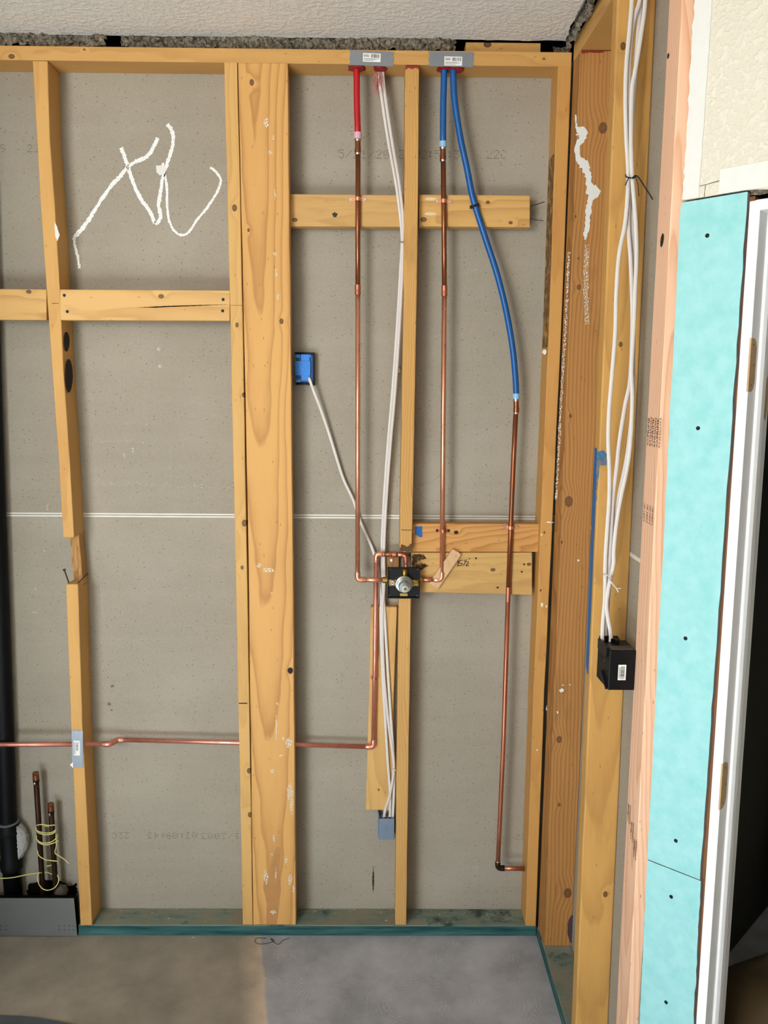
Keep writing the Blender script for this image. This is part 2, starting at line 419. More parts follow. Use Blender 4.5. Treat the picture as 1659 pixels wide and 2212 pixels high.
wlf = box('wall_left_blocker', -1.463, -1.45, -1.15, 0.10, 0.0, 2.77, M_GYP, None, 0); struct(wlf, 'unseen grey drywall added at the left end to shade the left bay', 'wall')  # added out of view; cuts the key light on the left bay
def m_floor():
    t = NT('bare_concrete', 0.62, 0, 0.4); o = t.sep(t.oc())
    # boundary of the newer grey pour, a straight saw cut running towards the camera
    wv = t.noise(t.oc(), 9.0, 3.0); x0 = t.math('ADD', t.math('ADD', o[0], 0.378), t.math('MULTIPLY', o[1], 0.205))
    x0 = t.math('ADD', x0, t.math('MULTIPLY', t.math('SUBTRACT', wv, 0.5), 0.018))
    new = t.remap(x0, -0.004, 0.004); edge = t.math('MULTIPLY', t.remap(x0, -0.075, -0.004), t.remap(x0, 0.008, -0.001))
    cloud = t.noise(t.oc(), 4.0, 5.0, 0.62); fine = t.noise(t.oc(), 60.0, 4.0, 0.6)
    old = t.mix(t.remap(cloud, 0.35, 0.68), rgb('#77726a'), rgb('#a39b90')); old = t.mix(t.math('MULTIPLY', fine, 0.35), old, rgb('#9b9485'))
    sw = t.node('ShaderNodeTexWave', wave_type='RINGS', rings_direction='Z'); t.set(sw.inputs['Vector'], t.vec('SUBTRACT', t.vec('FRACTION', t.vec('MULTIPLY', t.oc(), (4.3, 5.1, 0.0)), (0, 0, 0)), (0.5, 0.5, 0)))
    sw.inputs['Scale'].default_value = 5.5; sw.inputs['Distortion'].default_value = 6.0; sw.inputs['Detail'].default_value = 3.0; sw.inputs['Detail Scale'].default_value = 3.0
    swirl = t.math('MULTIPLY', t.remap(sw.outputs['Fac'], 0.75, 1.0), t.remap(t.noise(t.oc(), 12.0, 3.0), 0.48, 0.7))
    nw = t.mix(t.remap(cloud, 0.36, 0.66), rgb('#85888e'), rgb('#b6b9bf')); nw = t.mix(t.math('MULTIPLY', fine, 0.4), nw, rgb('#a0a2a7'))
    nw = t.mix(t.math('MULTIPLY', swirl, 0.32), nw, rgb('#d4d7db'))
    c = t.mix(new, old, nw); c = t.mix(t.math('MULTIPLY', edge, t.remap(cloud, 0.35, 0.6, 0.45, 1.0)), c, rgb('#cdbba6'))
    t.bump(t.math('ADD', fine, swirl), 0.12, 0.001)
    return t.col(c)
fl = add('floor', *box_vf(-2.6, 2.6, -6.0, 2.2, -0.05, 0.0), m_floor(), org=V((0, 0, 0)))
struct(fl, 'bare concrete floor, tan at left and newer grey at right', 'floor')

# ceiling drywall, its edges cut back ragged
cv = []; n = 150
top = []
for i in range(n+1):
    x = -1.7+(0.527+1.7)*i/n
    top.append(V((x, 0.024+random.uniform(-0.0022, 0.0022)+0.004*noise.noise(V((x*9, 0, 3))), 0)))
for i in range(1, 90):
    y = 0.020-1.15*i/90
    top.append(V((0.527-0.010*min(1, i/9)+random.uniform(-0.002, 0.002)+0.004*noise.noise(V((y*11, 5, 3))), y, 0)))
top += [V((0.53, -1.16, 0)), V((1.8, -1.16, 0)), V((1.8, -6.0, 0)), V((-2.6, -6.0, 0)), V((-2.6, -1.9, 0)), V((-1.7, -1.9, 0))]
nn = len(top); ZC = 2.771
vs = [p+V((0, 0, ZC)) for p in top]+[p+V((0, 0, ZC+0.0127)) for p in top]
ce = add('ceiling', vs, [tuple(range(nn)), tuple(nn+i for i in range(nn))]+[(i, (i+1) % nn, nn+(i+1) % nn, nn+i) for i in range(nn)], M_CEIL)
struct(ce, 'white orange-peel textured ceiling drywall with a ragged cut edge', 'ceiling')
struct(box('wall_side_blocker', 1.75, 1.77, -6.0, -1.75, 0.0, 2.77, M_GYP, None, 0), 'grey unpainted wall added out of view far to the right to block light', 'wall')  # added out of view to stop sky light coming from the right
struct(box('wall_rear_blocker', -0.4, 1.75, -6.02, -6.0, 0.0, 2.77, M_GYP, None, 0), 'grey unpainted wall added out of view behind the camera to block light', 'wall')  # added out of view; closes the room to sky light from behind
rd = box('ceiling_cavity_lid', -1.75, 0.70, -2.7, 0.32, 2.905, 2.92, M_DARK, None, 0); struct(rd, 'unseen dark lid added above the ceiling drywall to keep sky light out', 'ceiling')  # lid added over the cavity so no sky light leaks in

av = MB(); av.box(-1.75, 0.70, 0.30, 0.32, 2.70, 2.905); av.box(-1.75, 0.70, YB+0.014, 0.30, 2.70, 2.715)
struct(av.build('wall_cavity_liner', M_DARK), 'black liner standing in for the dark void behind the insulation above the top plate', 'wall')  # black sheets painted in for the darkness of the gap
# ------------------------------------------------------------------ insulation above the plate
def m_insul():
    t = NT('grey_cellulose', 0.95, 0, 0.1)
    n = t.noise(t.oc(), 95.0, 4.0, 0.75); c = t.mix(t.remap(n, 0.35, 0.65), rgb('#37322a'), rgb('#958b7a'))
    v = t.vor(t.oc(), 260.0); c = t.mix(t.remap(v, 0.16, 0.08, 0, 0.6), c, rgb('#d8d0c0'))
    t.bump(n, 0.8, 0.004); return t.col(c)
M_INS = m_insul()
def lumps(name, p0, ex, ey, nx, ny, amp, nrm, seed, parent=None, sc=40.0):
    p0, ex, ey, nrm = V(p0), V(ex), V(ey), V(nrm); vs = []; fs = []
    for j in range(ny+1):
        for i in range(nx+1):
            p = p0+ex*(i/nx)+ey*(j/ny)
            d = noise.fractal(p*sc+V((seed, 0, 0)), 0.9, 2.2, 4)*amp + noise.noise(p*sc*0.35+V((seed, 9, 0)))*amp*1.2
            jj = V((noise.noise(p*97.0), noise.noise(p*91.0+V((3, 3, 3))), noise.noise(p*93.0+V((7, 1, 2)))))*amp*0.5
            vs.append(p+nrm*d+jj)
    for j in range(ny):
        for i in range(nx):
            k = j*(nx+1)+i; fs.append((k, k+1, k+nx+2, k+nx+1))
    return add(name, vs, fs, M_INS, parent, smooth=False)
xg0, xg1 = at_y(228, 90, 0.016).x, at_y(262, 90, 0.016).x
ins = lumps('blown_insulation', (xg1, 0.016, 2.7345), (at_y(985, 98, 0.016).x-xg1, 0, 0), (0, 0.012, 0.075), 460, 26, 0.013, (0, -1, 0.1), 1.0)
tag(ins, 'long run of grey fluffy insulation in the gap above the top plate', 'insulation', None, 'stuff')
ins0 = lumps('blown_insulation', (-1.5, 0.016, 2.7345), (xg0+1.5, 0, 0), (0, 0.012, 0.075), 240, 26, 0.013, (0, -1, 0.1), 2.0)
tag(ins0, 'grey fluffy insulation above the top plate at the left, before the black gap', 'insulation', None, 'stuff')
ins2 = lumps('blown_insulation', (0.532, 0.04, 2.742), (0, -0.75, 0.0), (-0.004, 0, 0.05), 260, 20, 0.010, (-1, 0, 0), 4.0)
tag(ins2, 'grey fluffy insulation above the right hand plate beside the ceiling edge', 'insulation', None, 'stuff')
ins3 = lumps('blown_insulation', (0.495, 0.03, 2.7345), (0.04, 0, 0), (0, 0.02, 0.028), 40, 18, 0.008, (0, -1, 0.2), 7.0)
tag(ins3, 'small grey clump of insulation in the black gap at the ceiling corner', 'insulation', None, 'stuff')
gs = add('drywall_strip', *box_vf(0.519, 0.522, -0.75, -0.10, 2.772, 2.79), M_GYP)
tag(gs, 'thin grey drywall strip along the right edge of the ceiling', 'drywall')

# ------------------------------------------------------------------ lumber
def rows_board(name, rows, yf, yb, mat, parent=None, bevel=0.0022, wobble=0.0006):
    """upright board from its edges: rows = (photo y, left x, right x) on its front face"""
    pts = []
    for (py, xl, xr) in rows:
        a = at_y(xl, py, yf); b = at_y(xr, py, yf); pts.append(((a.z+b.z)/2, a.x, b.x))
    pts.sort()
    fine = []
    for i in range(len(pts)-1):
        n = max(1, int((pts[i+1][0]-pts[i][0])/0.12))
        for k in range(n):
            t = k/n; q = [pts[i][j]*(1-t)+pts[i+1][j]*t for j in range(3)]
            if fine: q[1] += random.uniform(-wobble, wobble); q[2] += random.uniform(-wobble, wobble)
            fine.append(q)
    fine.append(list(pts[-1]))
    vs = []; fs = []
    for (z, x0, x1) in fine: vs += [(x0, yf, z), (x1, yf, z), (x1, yb, z), (x0, yb, z)]
    for i in range(len(fine)-1):
        for k in range(4): fs.append((4*i+k, 4*i+(k+1) % 4, 4*i+4+(k+1) % 4, 4*i+4+k))
    n = len(fine); fs += [(3, 2, 1, 0), (4*n-4, 4*n-3, 4*n-2, 4*n-1)]
    return add(name, vs, fs, mat, parent, bevel=bevel)
def K(x, y, r, Y=0.0): return (at_y(x, y, Y), r)

G_STUD = None
plate = box('top_plate', XL, XR-0.004, 0.0, YB, ZT, ZT+0.038,
    wood('X', '#c89a58', '#9e6c34', (0.03, 0.2), (0.05, 0.0), 150, 0.4, [K(25, 122, 0.007), K(182, 107, 0.003), K(1175, 127, 0.003)], face='Y', band=0.4), None, 0.002)
tag(plate, 'long honey coloured top plate running across under the insulation', 'lumber')
tp2 = box('top_plate', at_y(1006, 98, 0.038).x, at_y(1168, 98, 0.038).x, 0.038, 0.088, ZT+0.039, ZT+0.0755,
    wood('X', '#cc9f5c', '#a87838', (0.0, 0.15), (0.05, 0.0), 150, 0.35, [K(1053, 96, 0.008, 0.038)], knotcol='#2c1708'))
tag(tp2, 'short knotty block of wood sitting on the top plate below the ceiling', 'lumber')

# crooked left stud with its front chiselled away at mid height
wl = wood('Z', '#cc9e5a', '#a06e35', (-0.02, 0.10), (0.01, 0.02), 90, 0.35, band=0.45, seed=4.4)
st = empty('wall_stud', at_y(186, 1999, 0.04)); tag(st, 'crooked leftmost stud, notched and splintered at mid height, with a grey plate', 'stud')
rows_board('upper_length', [(131, 70, 102.7), (300, 80, 108), (433, 87, 117.5), (620, 100, 128.5), (800, 113, 137), (1000, 127.5, 151), (1161, 136.5, 160)], 0.0, YB, wl, st)
rows_board('lower_length', [(1262, 142.5, 168.5), (1570, 153.6, 178), (1750, 162, 187.5), (1999, 173.6, 199)], 0.0, YB, wl, st)
# the notched neck: rough split wood standing back from the face
nk = []; fk = []
zs = [at_y(150, y, 0.05).z for y in range(1264, 1150, -8)]; q0 = None
for i, z in enumerate(zs):
    t = i/(len(zs)-1); xl = at_y(157.0-7*t, 1262-102*t, 0.045).x; xr = at_y(168.5-8.5*t, 1262-102*t, 0.0).x
    jl = 0.004*noise.noise(V((z*40, 1, 0))); row = []
    for k in range(7):
        s = k/6; x = xl+jl+(xr-xl-jl)*s; row.append(V((x, 0.040+0.018*(1-s)+0.010*noise.noise(V((x*160, z*14, 2))), z)))
    row += [V((xr, YB, z)), V((xl+jl, YB, z))]; nk += row
w9 = 9
for i in range(len(zs)-1):
    for k in range(w9): fk.append((i*w9+k, i*w9+(k+1) % w9, (i+1)*w9+(k+1) % w9, (i+1)*w9+k))
fk += [tuple(range(w9)), tuple((len(zs)-1)*w9+k for k in range(w9))]
add('splintered_neck', nk, fk, wood('Z', '#c09256', '#785030', (-0.02, 0.06), (0.1, 0.05), 240, 0.7, band=0.5), st)
for a, b, r in (((139, 1231), (150, 1262), 0.0022), ((188, 1240), (166, 1262), 0.0020)):
    p, q = at_y(a[0], a[1], -0.01), at_y(b[0], b[1], 0.02)
    o = MB().tube([p, q], r, 8); d = (q-p).normalized(); o.tube([p-d*0.001, p+d*0.001], r*2.2, 10); o.build('bent_nail', M_NAIL, st)
M_BURN = flat('burnt_black_stain', '#17100b', 0.8, var=0.4, scale=120)
def side_x(x, y): # right side face of the left stud
    return at_x(x, y, at_y(128+0.0645*(y-620), y, 0.0).x+0.0004)
for cxx, cyy, hw, hh in ((143.5, 738, 6.5, 21), (148.5, 812, 8.5, 36)):
    patch('knot', [at_x(cxx+hw*math.cos(a)*(1 if math.cos(a) > 0 else .8), cyy+hh*math.sin(a), at_y(127+0.0615*(cyy-620)+0.6, cyy, 0.0).x+0.0012) for a in [i*math.pi/9 for i in range(18)]], (1, 0, 0), M_BURN, st, 0.0006, 0.0012)
patch('paint_chip', [at_y(x, y, 0.0) for x, y in ((118, 478), (124, 492), (129, 508), (124, 521), (119, 508))], (0, -1, 0), M_MUD, st, 0.001, 0.0006)
patch('pencil_line', [at_y(x, y, 0.0) for x, y in ((112, 655.2), (127, 654.8), (127, 655.8), (112, 656.4))], (0, -1, 0), M_BLACKINK, st, 0.0004, 0)

# stud and flat board nailed to it
s2 = rows_board('wall_stud', [(134.4, 484, 512.3), (640, 496.6, 523.2), (1500, 514.5, 538.3), (1998, 524.4, 546.0)], 0.0, YB,
    wood('Z', '#d0a562', '#a47238', (0.02, 0.06), (0.02, 0.02), 100, 0.35, [K(507, 449, 0.0075), K(512, 702, 0.0055), K(528, 1130, 0.0075), K(523, 1226, 0.005), K(526, 853, 0.006), K(538, 1665, 0.007), K(540, 1760, 0.007)], band=0.35))
tag(s2, 'second stud from the left, standing against the wide flat board', 'stud')
patch('pencil_line', [at_y(x, y, 0.0) for x, y in ((516, 1518), (534, 1518), (534, 1520.4), (516, 1520.4))], (0, -1, 0), M_BLACKINK, s2, 0.0004, 0)
patch('pencil_line', [at_y(x, y, 0.0) for x, y in ((497, 659), (523, 659.2), (523, 660), (497, 660))], (0, -1, 0), M_INK, s2, 0.0004, 0)
fb = rows_board('flat_board', [(135.5, 514, 621.5), (640, 525.5, 627), (1200, 536.5, 632.5), (1500, 540.3, 635), (1998, 547, 639)], 0.0, 0.038,
    wood('Z', '#d4a25e', '#a6723a', (0.0, 0.115), (0.010, 0.035), 62, 0.95, [K(544, 178, 0.0065), K(608, 694, 0.0065), K(537, 497, 0.004), K(627, 1449, 0.008)], ringpow=3.5, band=0.28, knotcol='#3a2412'))
patch('bored_hole', [at_y(627+6*math.cos(t), 1448+6*math.sin(t), 0.0) for t in [i*math.pi/8 for i in range(16)]], (0, -1, 0), M_BURN, fb, 0.0006, 0.0003)
tag(fb, 'wide flat board full height beside the second stud, specked with white paint', 'lumber')
sp = MB()
for (x, y, a, b) in ((575, 264, 9, 11), (590, 298, 4, 6), (584, 330, 6, 6), (594, 420, 2, 14), (593, 548, 5, 5), (597, 590, 3, 12), (600, 640, 4, 9), (560, 1221, 6, 6), (580, 1232, 14, 6), (586, 1281, 4, 3), (600, 1520, 4, 4), (597, 1575, 2, 34), (612, 1595, 4, 5), (624, 1605, 9, 12), (606, 1632, 6, 3), (588, 1665, 5, 6), (626, 1710, 8, 20), (630, 1740, 4, 22), (592, 1808, 3, 12), (575, 1895, 6, 18), (596, 1890, 2, 18), (590, 1970, 7, 6), (627, 1900, 6, 14), (634, 1920, 3, 10), (588, 1845, 2, 4), (618, 1856, 3, 10)):
    pts = [at_y(x+a*math.cos(t)*random.uniform(.5, 1.1), y+b*math.sin(t)*random.uniform(.5, 1.1), 0.0)+V((0, -0.0007, 0)) for t in [i*math.pi/6 for i in range(12)]]
    sp.put(pts, [tuple(range(12))])
sp.build('paint_specks', M_SPECK, fb)['kind'] = 'stuff'
patch('dark_streak', [at_y(x, y, 0.0) for x, y in ((597, 1828), (606, 1830), (606, 1850), (603, 1880), (607, 1920), (603, 1960), (598, 1997), (575, 1997), (576, 1950), (568, 1915), (570, 1900), (582, 1880), (590, 1850))], (0, -1, 0), flat('wet_wood_streak', '#b5824a', 0.6, var=0.15), fb, 0.0004, 0.001)

# centre stud, cut through at the valve
ms1 = rows_board('wall_stud', [(143, 875.5, 905.6), (640, 872, 900.5), (1000, 866.5, 894), (1192, 863.3, 889.6)], 0.0, YB,
    wood('Z', '#ca9c58', '#966630', (0.045, 0.03), (0.004, 0.01), 260, 0.55, band=0.3, stain=('#6d4a2a', 0.3)))
tag(ms1, 'centre stud coming down from the top plate and cut off above the valve', 'stud')
patch('scorch_mark', [at_y(x, y, 0.0) for x, y in ((868, 1176), (880, 1180), (889, 1174), (889, 1191), (864, 1191), (864, 1184))], (0, -1, 0), flat('scorched_wood', '#5b3a1e', 0.8, var=0.3), ms1, 0.0004, 0.0015)
patch('pencil_line', [at_y(x, y, 0.0) for x, y in ((867, 1144), (889, 1144.5), (889, 1145.8), (867, 1145.4))], (0, -1, 0), M_BLACKINK, ms1, 0.0004, 0)
M_CAULK = flat('red_fire_caulk', '#8d1a1e', 0.5, var=0.3, scale=80, bump=0.4)
patch('red_caulk', [at_y(x, y, 0.0) for x, y in ((876, 142), (905, 142), (905, 150), (898, 146), (890, 149), (882, 146), (876, 151))], (0, -1, 0), M_CAULK, ms1, 0.0008, 0.0008)
ms2 = rows_board('wall_stud', [(1287, 861.5, 888), (1600, 857.5, 883), (1998.5, 853.7, 877.7)], 0.0, YB,
    wood('Z', '#ca9e5c', '#9c6c38', (0.045, 0.03), (0.004, 0.01), 250, 0.5, band=0.3))
tag(ms2, 'lower half of the centre stud standing on the sill under the valve', 'stud')

rs = rows_board('wall_stud', [(141, 1205.4, 1234.8), (640, 1188.5, 1215.5), (1100, 1169.5, 1195), (1500, 1152, 1176), (2000, 1135, 1157.6)], 0.0, YB,
    wood('Z', '#c69450', '#9a6028', (0.0, 0.12), (0.0, 0.012), 150, 0.35, [K(1176, 1150, 0.003), K(1168, 1275, 0.003)], band=0.35))
tag(rs, 'orange tinted stud at the right end of the back wall', 'stud')
p = MB()
for (x, y, a, b) in ((1187, 1128, 10, 2), (1171, 1306, 3, 6), (1176, 760, 5, 8), (1182, 1530, 3, 6), (1170, 1155, 3, 2), (1160, 1620, 2, 3)):
    p.put([at_y(x+a*math.cos(t)*random.uniform(.5, 1.1), y+b*math.sin(t)*random.uniform(.5, 1.1), 0.0)+V((0, -0.0007, 0)) for t in [i*math.pi/5 for i in range(10)]], [tuple(range(10))])
p.build('paint_specks', M_SCUFF, rs)['kind'] = 'stuff'
M_SMEAR = m_dry('dark_glue_smear', '#7d6444', 0.34, 0.62, 34, '#6a5438')
pts = []
for py in range(330, 780, 30):
    pts.append(py)
Xs = lambda y: at_y(1205.4-(y-141)*0.0362, y, 0.0).x-0.0008
vsm = []; fsm = []
for i, py in enumerate(pts):
    a = at_y(1205.4-(py-141)*0.0362, py, 0.0); vsm += [(Xs(py), 0.004, a.z), (Xs(py), 0.080, a.z)]
for i in range(len(pts)-1): fsm.append((2*i, 2*i+1, 2*i+3, 2*i+2))
add('glue_smear', vsm, fsm, M_SMEAR, rs)

# right wall: corner stud, second stud, plate
def slab(name, foot, head, mat, bevel=0.002, parent=None):
    """board between two 4 point sections, drawn with rows in between"""
    vs = []; fs = []; n = 16
    for i in range(n+1):
        t = i/n
        for a, b in zip(foot, head): vs.append(V(a).lerp(V(b), t))
    for i in range(n):
        for k in range(4): fs.append((4*i+k, 4*i+(k+1) % 4, 4*i+4+(k+1) % 4, 4*i+4+k))
    fs += [(3, 2, 1, 0), tuple(4*n+k for k in range(4))]
    return add(name, vs, fs, mat, parent, bevel=bevel)
ycs = (-0.006, -0.078, -0.062)
def kx(x, y, r): return (at_y(x, y, -0.07), r)
cs = slab('wall_stud', [(XR, -0.098, 0.0385), (0.6335, -0.100, 0.0385), (0.6335, -0.006, 0.0385), (XR, -0.006, 0.0385)],
                       [(XR, -0.084, 2.704), (0.6335, -0.090, 2.704), (0.6335, -0.006, 2.704), (XR, -0.006, 2.704)],
    wood('Z', '#b07c42', '#764c20', (0.22, 0.04), (0.004, 0.0), 105, 0.8, [kx(1298, 281, 0.012), kx(1225, 1081, 0.012), kx(1247, 622, 0.006), kx(1229, 898, 0.005), kx(1204, 1590, 0.009), kx(1222, 1917, 0.012), kx(1204, 1729, 0.005), kx(1240, 470, 0.003), kx(1246, 560, 0.003), kx(1210, 1168, 0.004)], band=0.3, knotcol='#5d3a1c', stain=('#4c3620', 0.35)))
tag(cs, 'knotty corner stud of the right wall with a white paint streak', 'stud')
def cf(x, y): # its camera side face, a little twisted
    Y = -0.09
    for _ in range(4):
        p = at_y(x, y, Y); t = (p.z-0.0385)/2.6655; f = (p.x-XR)/0.0885
        Y = -0.098+0.014*t - f*(0.002+0.004*t)
    return at_y(x, y, Y)
CFN = V((0, -1, 0))
st_rows = [((1243, 248), 3), ((1244, 275), 4), ((1258, 285), 24), ((1258, 300), 12), ((1246, 315), 10), ((1248, 345), 12), ((1262, 355), 22), ((1268, 372), 14), ((1272, 392), 10), ((1276, 412), 22), ((1286, 415), 24), ((1276, 430), 12), ((1272, 445), 12), ((1270, 470), 10), ((1266, 500), 10), ((1263, 522), 3)]
fp = []; fw_ = []
for i in range(len(st_rows)-1):
    (p, a_), (q_, b_) = st_rows[i], st_rows[i+1]
    for k_ in range(5):
        t = k_/5; fp.append(cf(p[0]+(q_[0]-p[0])*t+random.uniform(-.8, .8), p[1]+(q_[1]-p[1])*t)); fw_.append((a_+(b_-a_)*t)*0.00135)
vs, fs = ribbon_vf(fp, fw_, CFN, 0.0014, 0.30)
add('paint_streak', vs, fs, M_MUD, cs)
rr = resample([cf(x, y) for x, y in ((1268, 528), (1266, 570), (1265, 620), (1266, 660), (1268, 700))], 0.006)
vs, fs = ribbon_vf(rr, 0.013, CFN, 0.0008, 0.4); add('brushed_paint', vs, fs, M_BRUSH, cs)
rr = resample([at_y(x, y, -0.064) for x, y in ((1224, 560), (1217, 760), (1205, 980), (1196, 1100))], 0.006)
sm = MB()
rr2 = resample([cf(x, y) for x, y in ((1229, 545), (1222, 700), (1211, 880), (1201, 1080))], 0.008)
vs, fs = ribbon_vf(rr2, 0.007, CFN, 0.0007, 0.5); add('brushed_paint', vs, fs, M_BRUSH, cs)
patch('primer_stain', [cf(x, y) for x, y in ((1236, 1975), (1239, 1985), (1237, 2010), (1234, 2040), (1226, 2020), (1226, 1995), (1231, 1982))], CFN, flat('dark_primer_stain', '#4a3538', 0.6, var=0.3), cs, 0.0006, 0.0012)
sp = MB()
for (x, y, a, b) in ((1249, 1210, 3, 3), (1213, 1491, 6, 5), (1216, 1480, 2, 2), (1231, 1479, 2, 2), (1204, 1538, 2, 4), (1180, 1310, 2, 4)):
    sp.put([cf(x+a*math.cos(t)*random.uniform(.5, 1.1), y+b*math.sin(t)*random.uniform(.5, 1.1))+CFN*0.001 for t in [i*math.pi/5 for i in range(10)]], [tuple(range(10))])
sp.build('paint_specks', M_MUD, cs)['kind'] = 'stuff'
patch('red_caulk', [V((x, -0.0875, z)) for x, z in ((0.548, 2.7035), (0.631, 2.7035), (0.631, 2.699), (0.612, 2.7005), (0.592, 2.698), (0.570, 2.7005), (0.548, 2.696))], CFN, M_CAULK, cs, 0.0008, 0.0006)

def s2y(z): return -0.470+0.040*(z/2.7)
n2 = slab('wall_stud', [(XR, -0.506, 0.0385), (0.6335, -0.506, 0.0385), (0.6335, -0.462, 0.0385), (XR, -0.462, 0.0385)],
                       [(XR, -0.430, 2.704), (0.6335, -0.430, 2.704), (0.6335, -0.388, 2.704), (XR, -0.388, 2.704)],
    wood('Z', '#c89a54', '#986a36', (0.0, 0.10), (0.012, 0.02), 70, 0.45, [(at_y(1345, 101, -0.43), 0.007), (at_y(1340, 744, -0.45), 0.005), (at_y(1307, 1930, -0.49), 0.006)], band=0.45, stain=('#8a5428', 0.35)), 0.004)
tag(n2, 'second stud of the right wall, with a blue sprayed stripe along its edge', 'stud')
M_BLUE = flat('blue_marking_paint', '#0f5f9c', 0.55, var=0.12)
def n2edge(y, f): # strip on the left edge of that stud
    z = at_x(1290, y, XR).z; yy = -0.506+(0.076)*(z-0.0385)/2.6655
    return V((XR-0.0006, yy+f*0.042, z))
vb = []; fb_ = []
ysb = [968, 985, 1000, 1050, 1100, 1150, 1200, 1250, 1300, 1350, 1400, 1440, 1470, 1484]
for i, y in enumerate(ysb):
    a = 0.30 if i else 0.5; b = 0.92 if i < len(ysb)-1 else 0.6
    vb += [n2edge(y, a+random.uniform(-.04, .04)), n2edge(y, b+random.uniform(-.03, .03))]
for i in range(len(ysb)-1): fb_.append((2*i, 2*i+1, 2*i+3, 2*i+2))
add('blue_stripe', vb, fb_, M_BLUE, n2)
M_BLUEDRY = m_dry('thin_blue_overspray', '#2f6d97', 0.30, 0.66, 22, '#3f7ea5')
def n2f(x, y):
    z = at_y(x, y, -0.47).z; return at_y(x, y, -0.506+0.076*(z-0.0385)/2.6655)
patch('blue_overspray', [n2f(x, y) for x, y in ((1288, 978), (1300, 972), (1309, 978), (1313, 1010), (1314, 1080), (1305, 1110), (1290, 1120), (1288, 1060))], (0, -1, 0), M_BLUEDRY, n2, 0.0009, 0.002)

rp = box('top_plate', XR, 0.6335, -1.1, -0.001, 2.706, 2.760,
    wood('Y', '#c89a58', '#966632', (0.02, 0.1), (0.05, 0.03), 130, 0.5, face='X', band=0.35))
tag(rp, 'top plate of the right wall running towards the camera over the studs', 'lumber')

# sills
def m_sill():
    t = NT('treated_green_wood', 0.7, 0, 0.3); o = t.sep(t.oc())
    n = t.noise(t.comb(t.math('MULTIPLY', o[0], 5.0), t.math('MULTIPLY', o[1], 28.0), t.math('MULTIPLY', o[2], 40.0)), 1.0, 4.0, 0.65)
    n2 = t.noise(t.oc(), 11.0, 4.0, 0.65)
    c = t.mix(t.remap(n, 0.3, 0.7), rgb('#4d6a64'), rgb('#8d978a'))
    c = t.mix(t.remap(n2, 0.42, 0.60, 0, 0.9), c, rgb('#85806f')); c = t.mix(t.remap(n2, 0.43, 0.33, 0, 0.8), c, rgb('#2c2a22'))
    t.bump(n, 0.3, 0.002); return t.col(c)
M_SILL = m_sill()
def m_sillface():
    t = NT('green_dyed_edge', 0.6, 0, 0.3); o = t.sep(t.oc())
    n = t.noise(t.comb(t.math('MULTIPLY', o[0], 4.0), t.math('MULTIPLY', o[1], 4.0), t.math('MULTIPLY', o[2], 60.0)), 1.0, 3.0, 0.6)
    c = t.mix(t.remap(n, 0.35, 0.65), rgb('#123f45'), rgb('#3f6c66')); return t.col(c)
M_SILLF = m_sillface()
XSL = at_y(170, 2014, 0).x
si = empty('bottom_plate', (-0.2, 0, 0)); tag(si, 'green stained bottom plate under the studs along the back wall', 'lumber')
box('plate_board', XSL, 0.540, 0.0015, YB-0.001, 0.0, 0.0375, M_SILL, si, 0.002)
box('green_edge', XSL, 0.540, 0.0, 0.0014, 0.002, 0.035, M_SILLF, si, 0)
sr = empty('bottom_plate', (0.59, -0.5, 0)); tag(sr, 'green stained bottom plate of the right wall running towards the camera', 'lumber')
box('plate_board', 0.5435, 0.633, -1.6, -0.004, 0.0, 0.038, M_SILL, sr, 0.002)
box('green_edge', 0.542, 0.5434, -1.6, -0.004, 0.002, 0.036, M_SILLF, sr, 0)
deb = MB()
for i in range(70):
    if i < 50: x = random.uniform(-0.90, 0.52); y = random.choice([random.uniform(0.01, 0.085), random.uniform(0.06, 0.088)]); z = 0.0378
    else: x = random.uniform(-0.9, 0.53); y = random.uniform(-0.02, -0.003); z = 0.0002
    s = random.uniform(0.0012, 0.005); a = random.uniform(0, 3.1); dx, dy = math.cos(a)*s, math.sin(a)*s
    deb.put([(x-dx-dy*.3, y-dy+dx*.3, z), (x-dx+dy*.3, y-dy-dx*.3, z), (x+dx+dy*.3, y+dy-dx*.3, z), (x+dx-dy*.3, y+dy+dx*.3, z+0.001), (x, y, z+s*0.5)], [(0, 1, 4), (1, 2, 4), (2, 3, 4), (3, 0, 4), (0, 3, 2, 1)])
o = deb.build('wood_chips', flat('pale_wood_chips', '#b3a184', 0.9, var=0.5, scale=300)); tag(o, 'scattered pale wood chips and crumbs along the bottom plate', 'debris', None, 'stuff')

# horizontal blocks between the left studs
def blk(name, x0, x1, y0, y1, Yf, th, mat, label, lean=None):
    a = at_y(x0, y0, Yf); b = at_y(x1, y0 if lean is None else lean[0], Yf); c = at_y(x0, y1, Yf); d = at_y(x1, y1 if lean is None else lean[1], Yf)
    vs = [c, d, b, a]; vs = [V(v) for v in vs]+[V((v.x, v.y+th, v.z)) for v in vs]
    o = add(name, vs, [(0, 1, 2, 3), (7, 6, 5, 4), (0, 4, 5, 1), (1, 5, 6, 2), (2, 6, 7, 3), (3, 7, 4, 0)], mat, None, bevel=0.002)
    return tag(o, label, 'lumber')
b1 = blk('blocking', 129.5, 496.5, 625, 691.5, 0.0005, 0.038, wood('X', '#d6ac6c', '#a67238', (0.02, 0.12), (0.07, 0.02), 70, 0.5, [K(348, 640, 0.006)], ringpow=2, band=0.4, seed=61), 'horizontal block between the crooked left stud and the second stud', (627.5, 693))
b0 = blk('blocking', -232, 100.5, 622, 690, 0.0005, 0.028, wood('X', '#d0a664', '#a06c36', (0.03, 0.12), (0.09, 0.02), 70, 0.6, [K(62, 630, 0.006)], band=0.45, seed=22), 'horizontal block left of the crooked stud, cut by the photo edge', (625, 691.5))
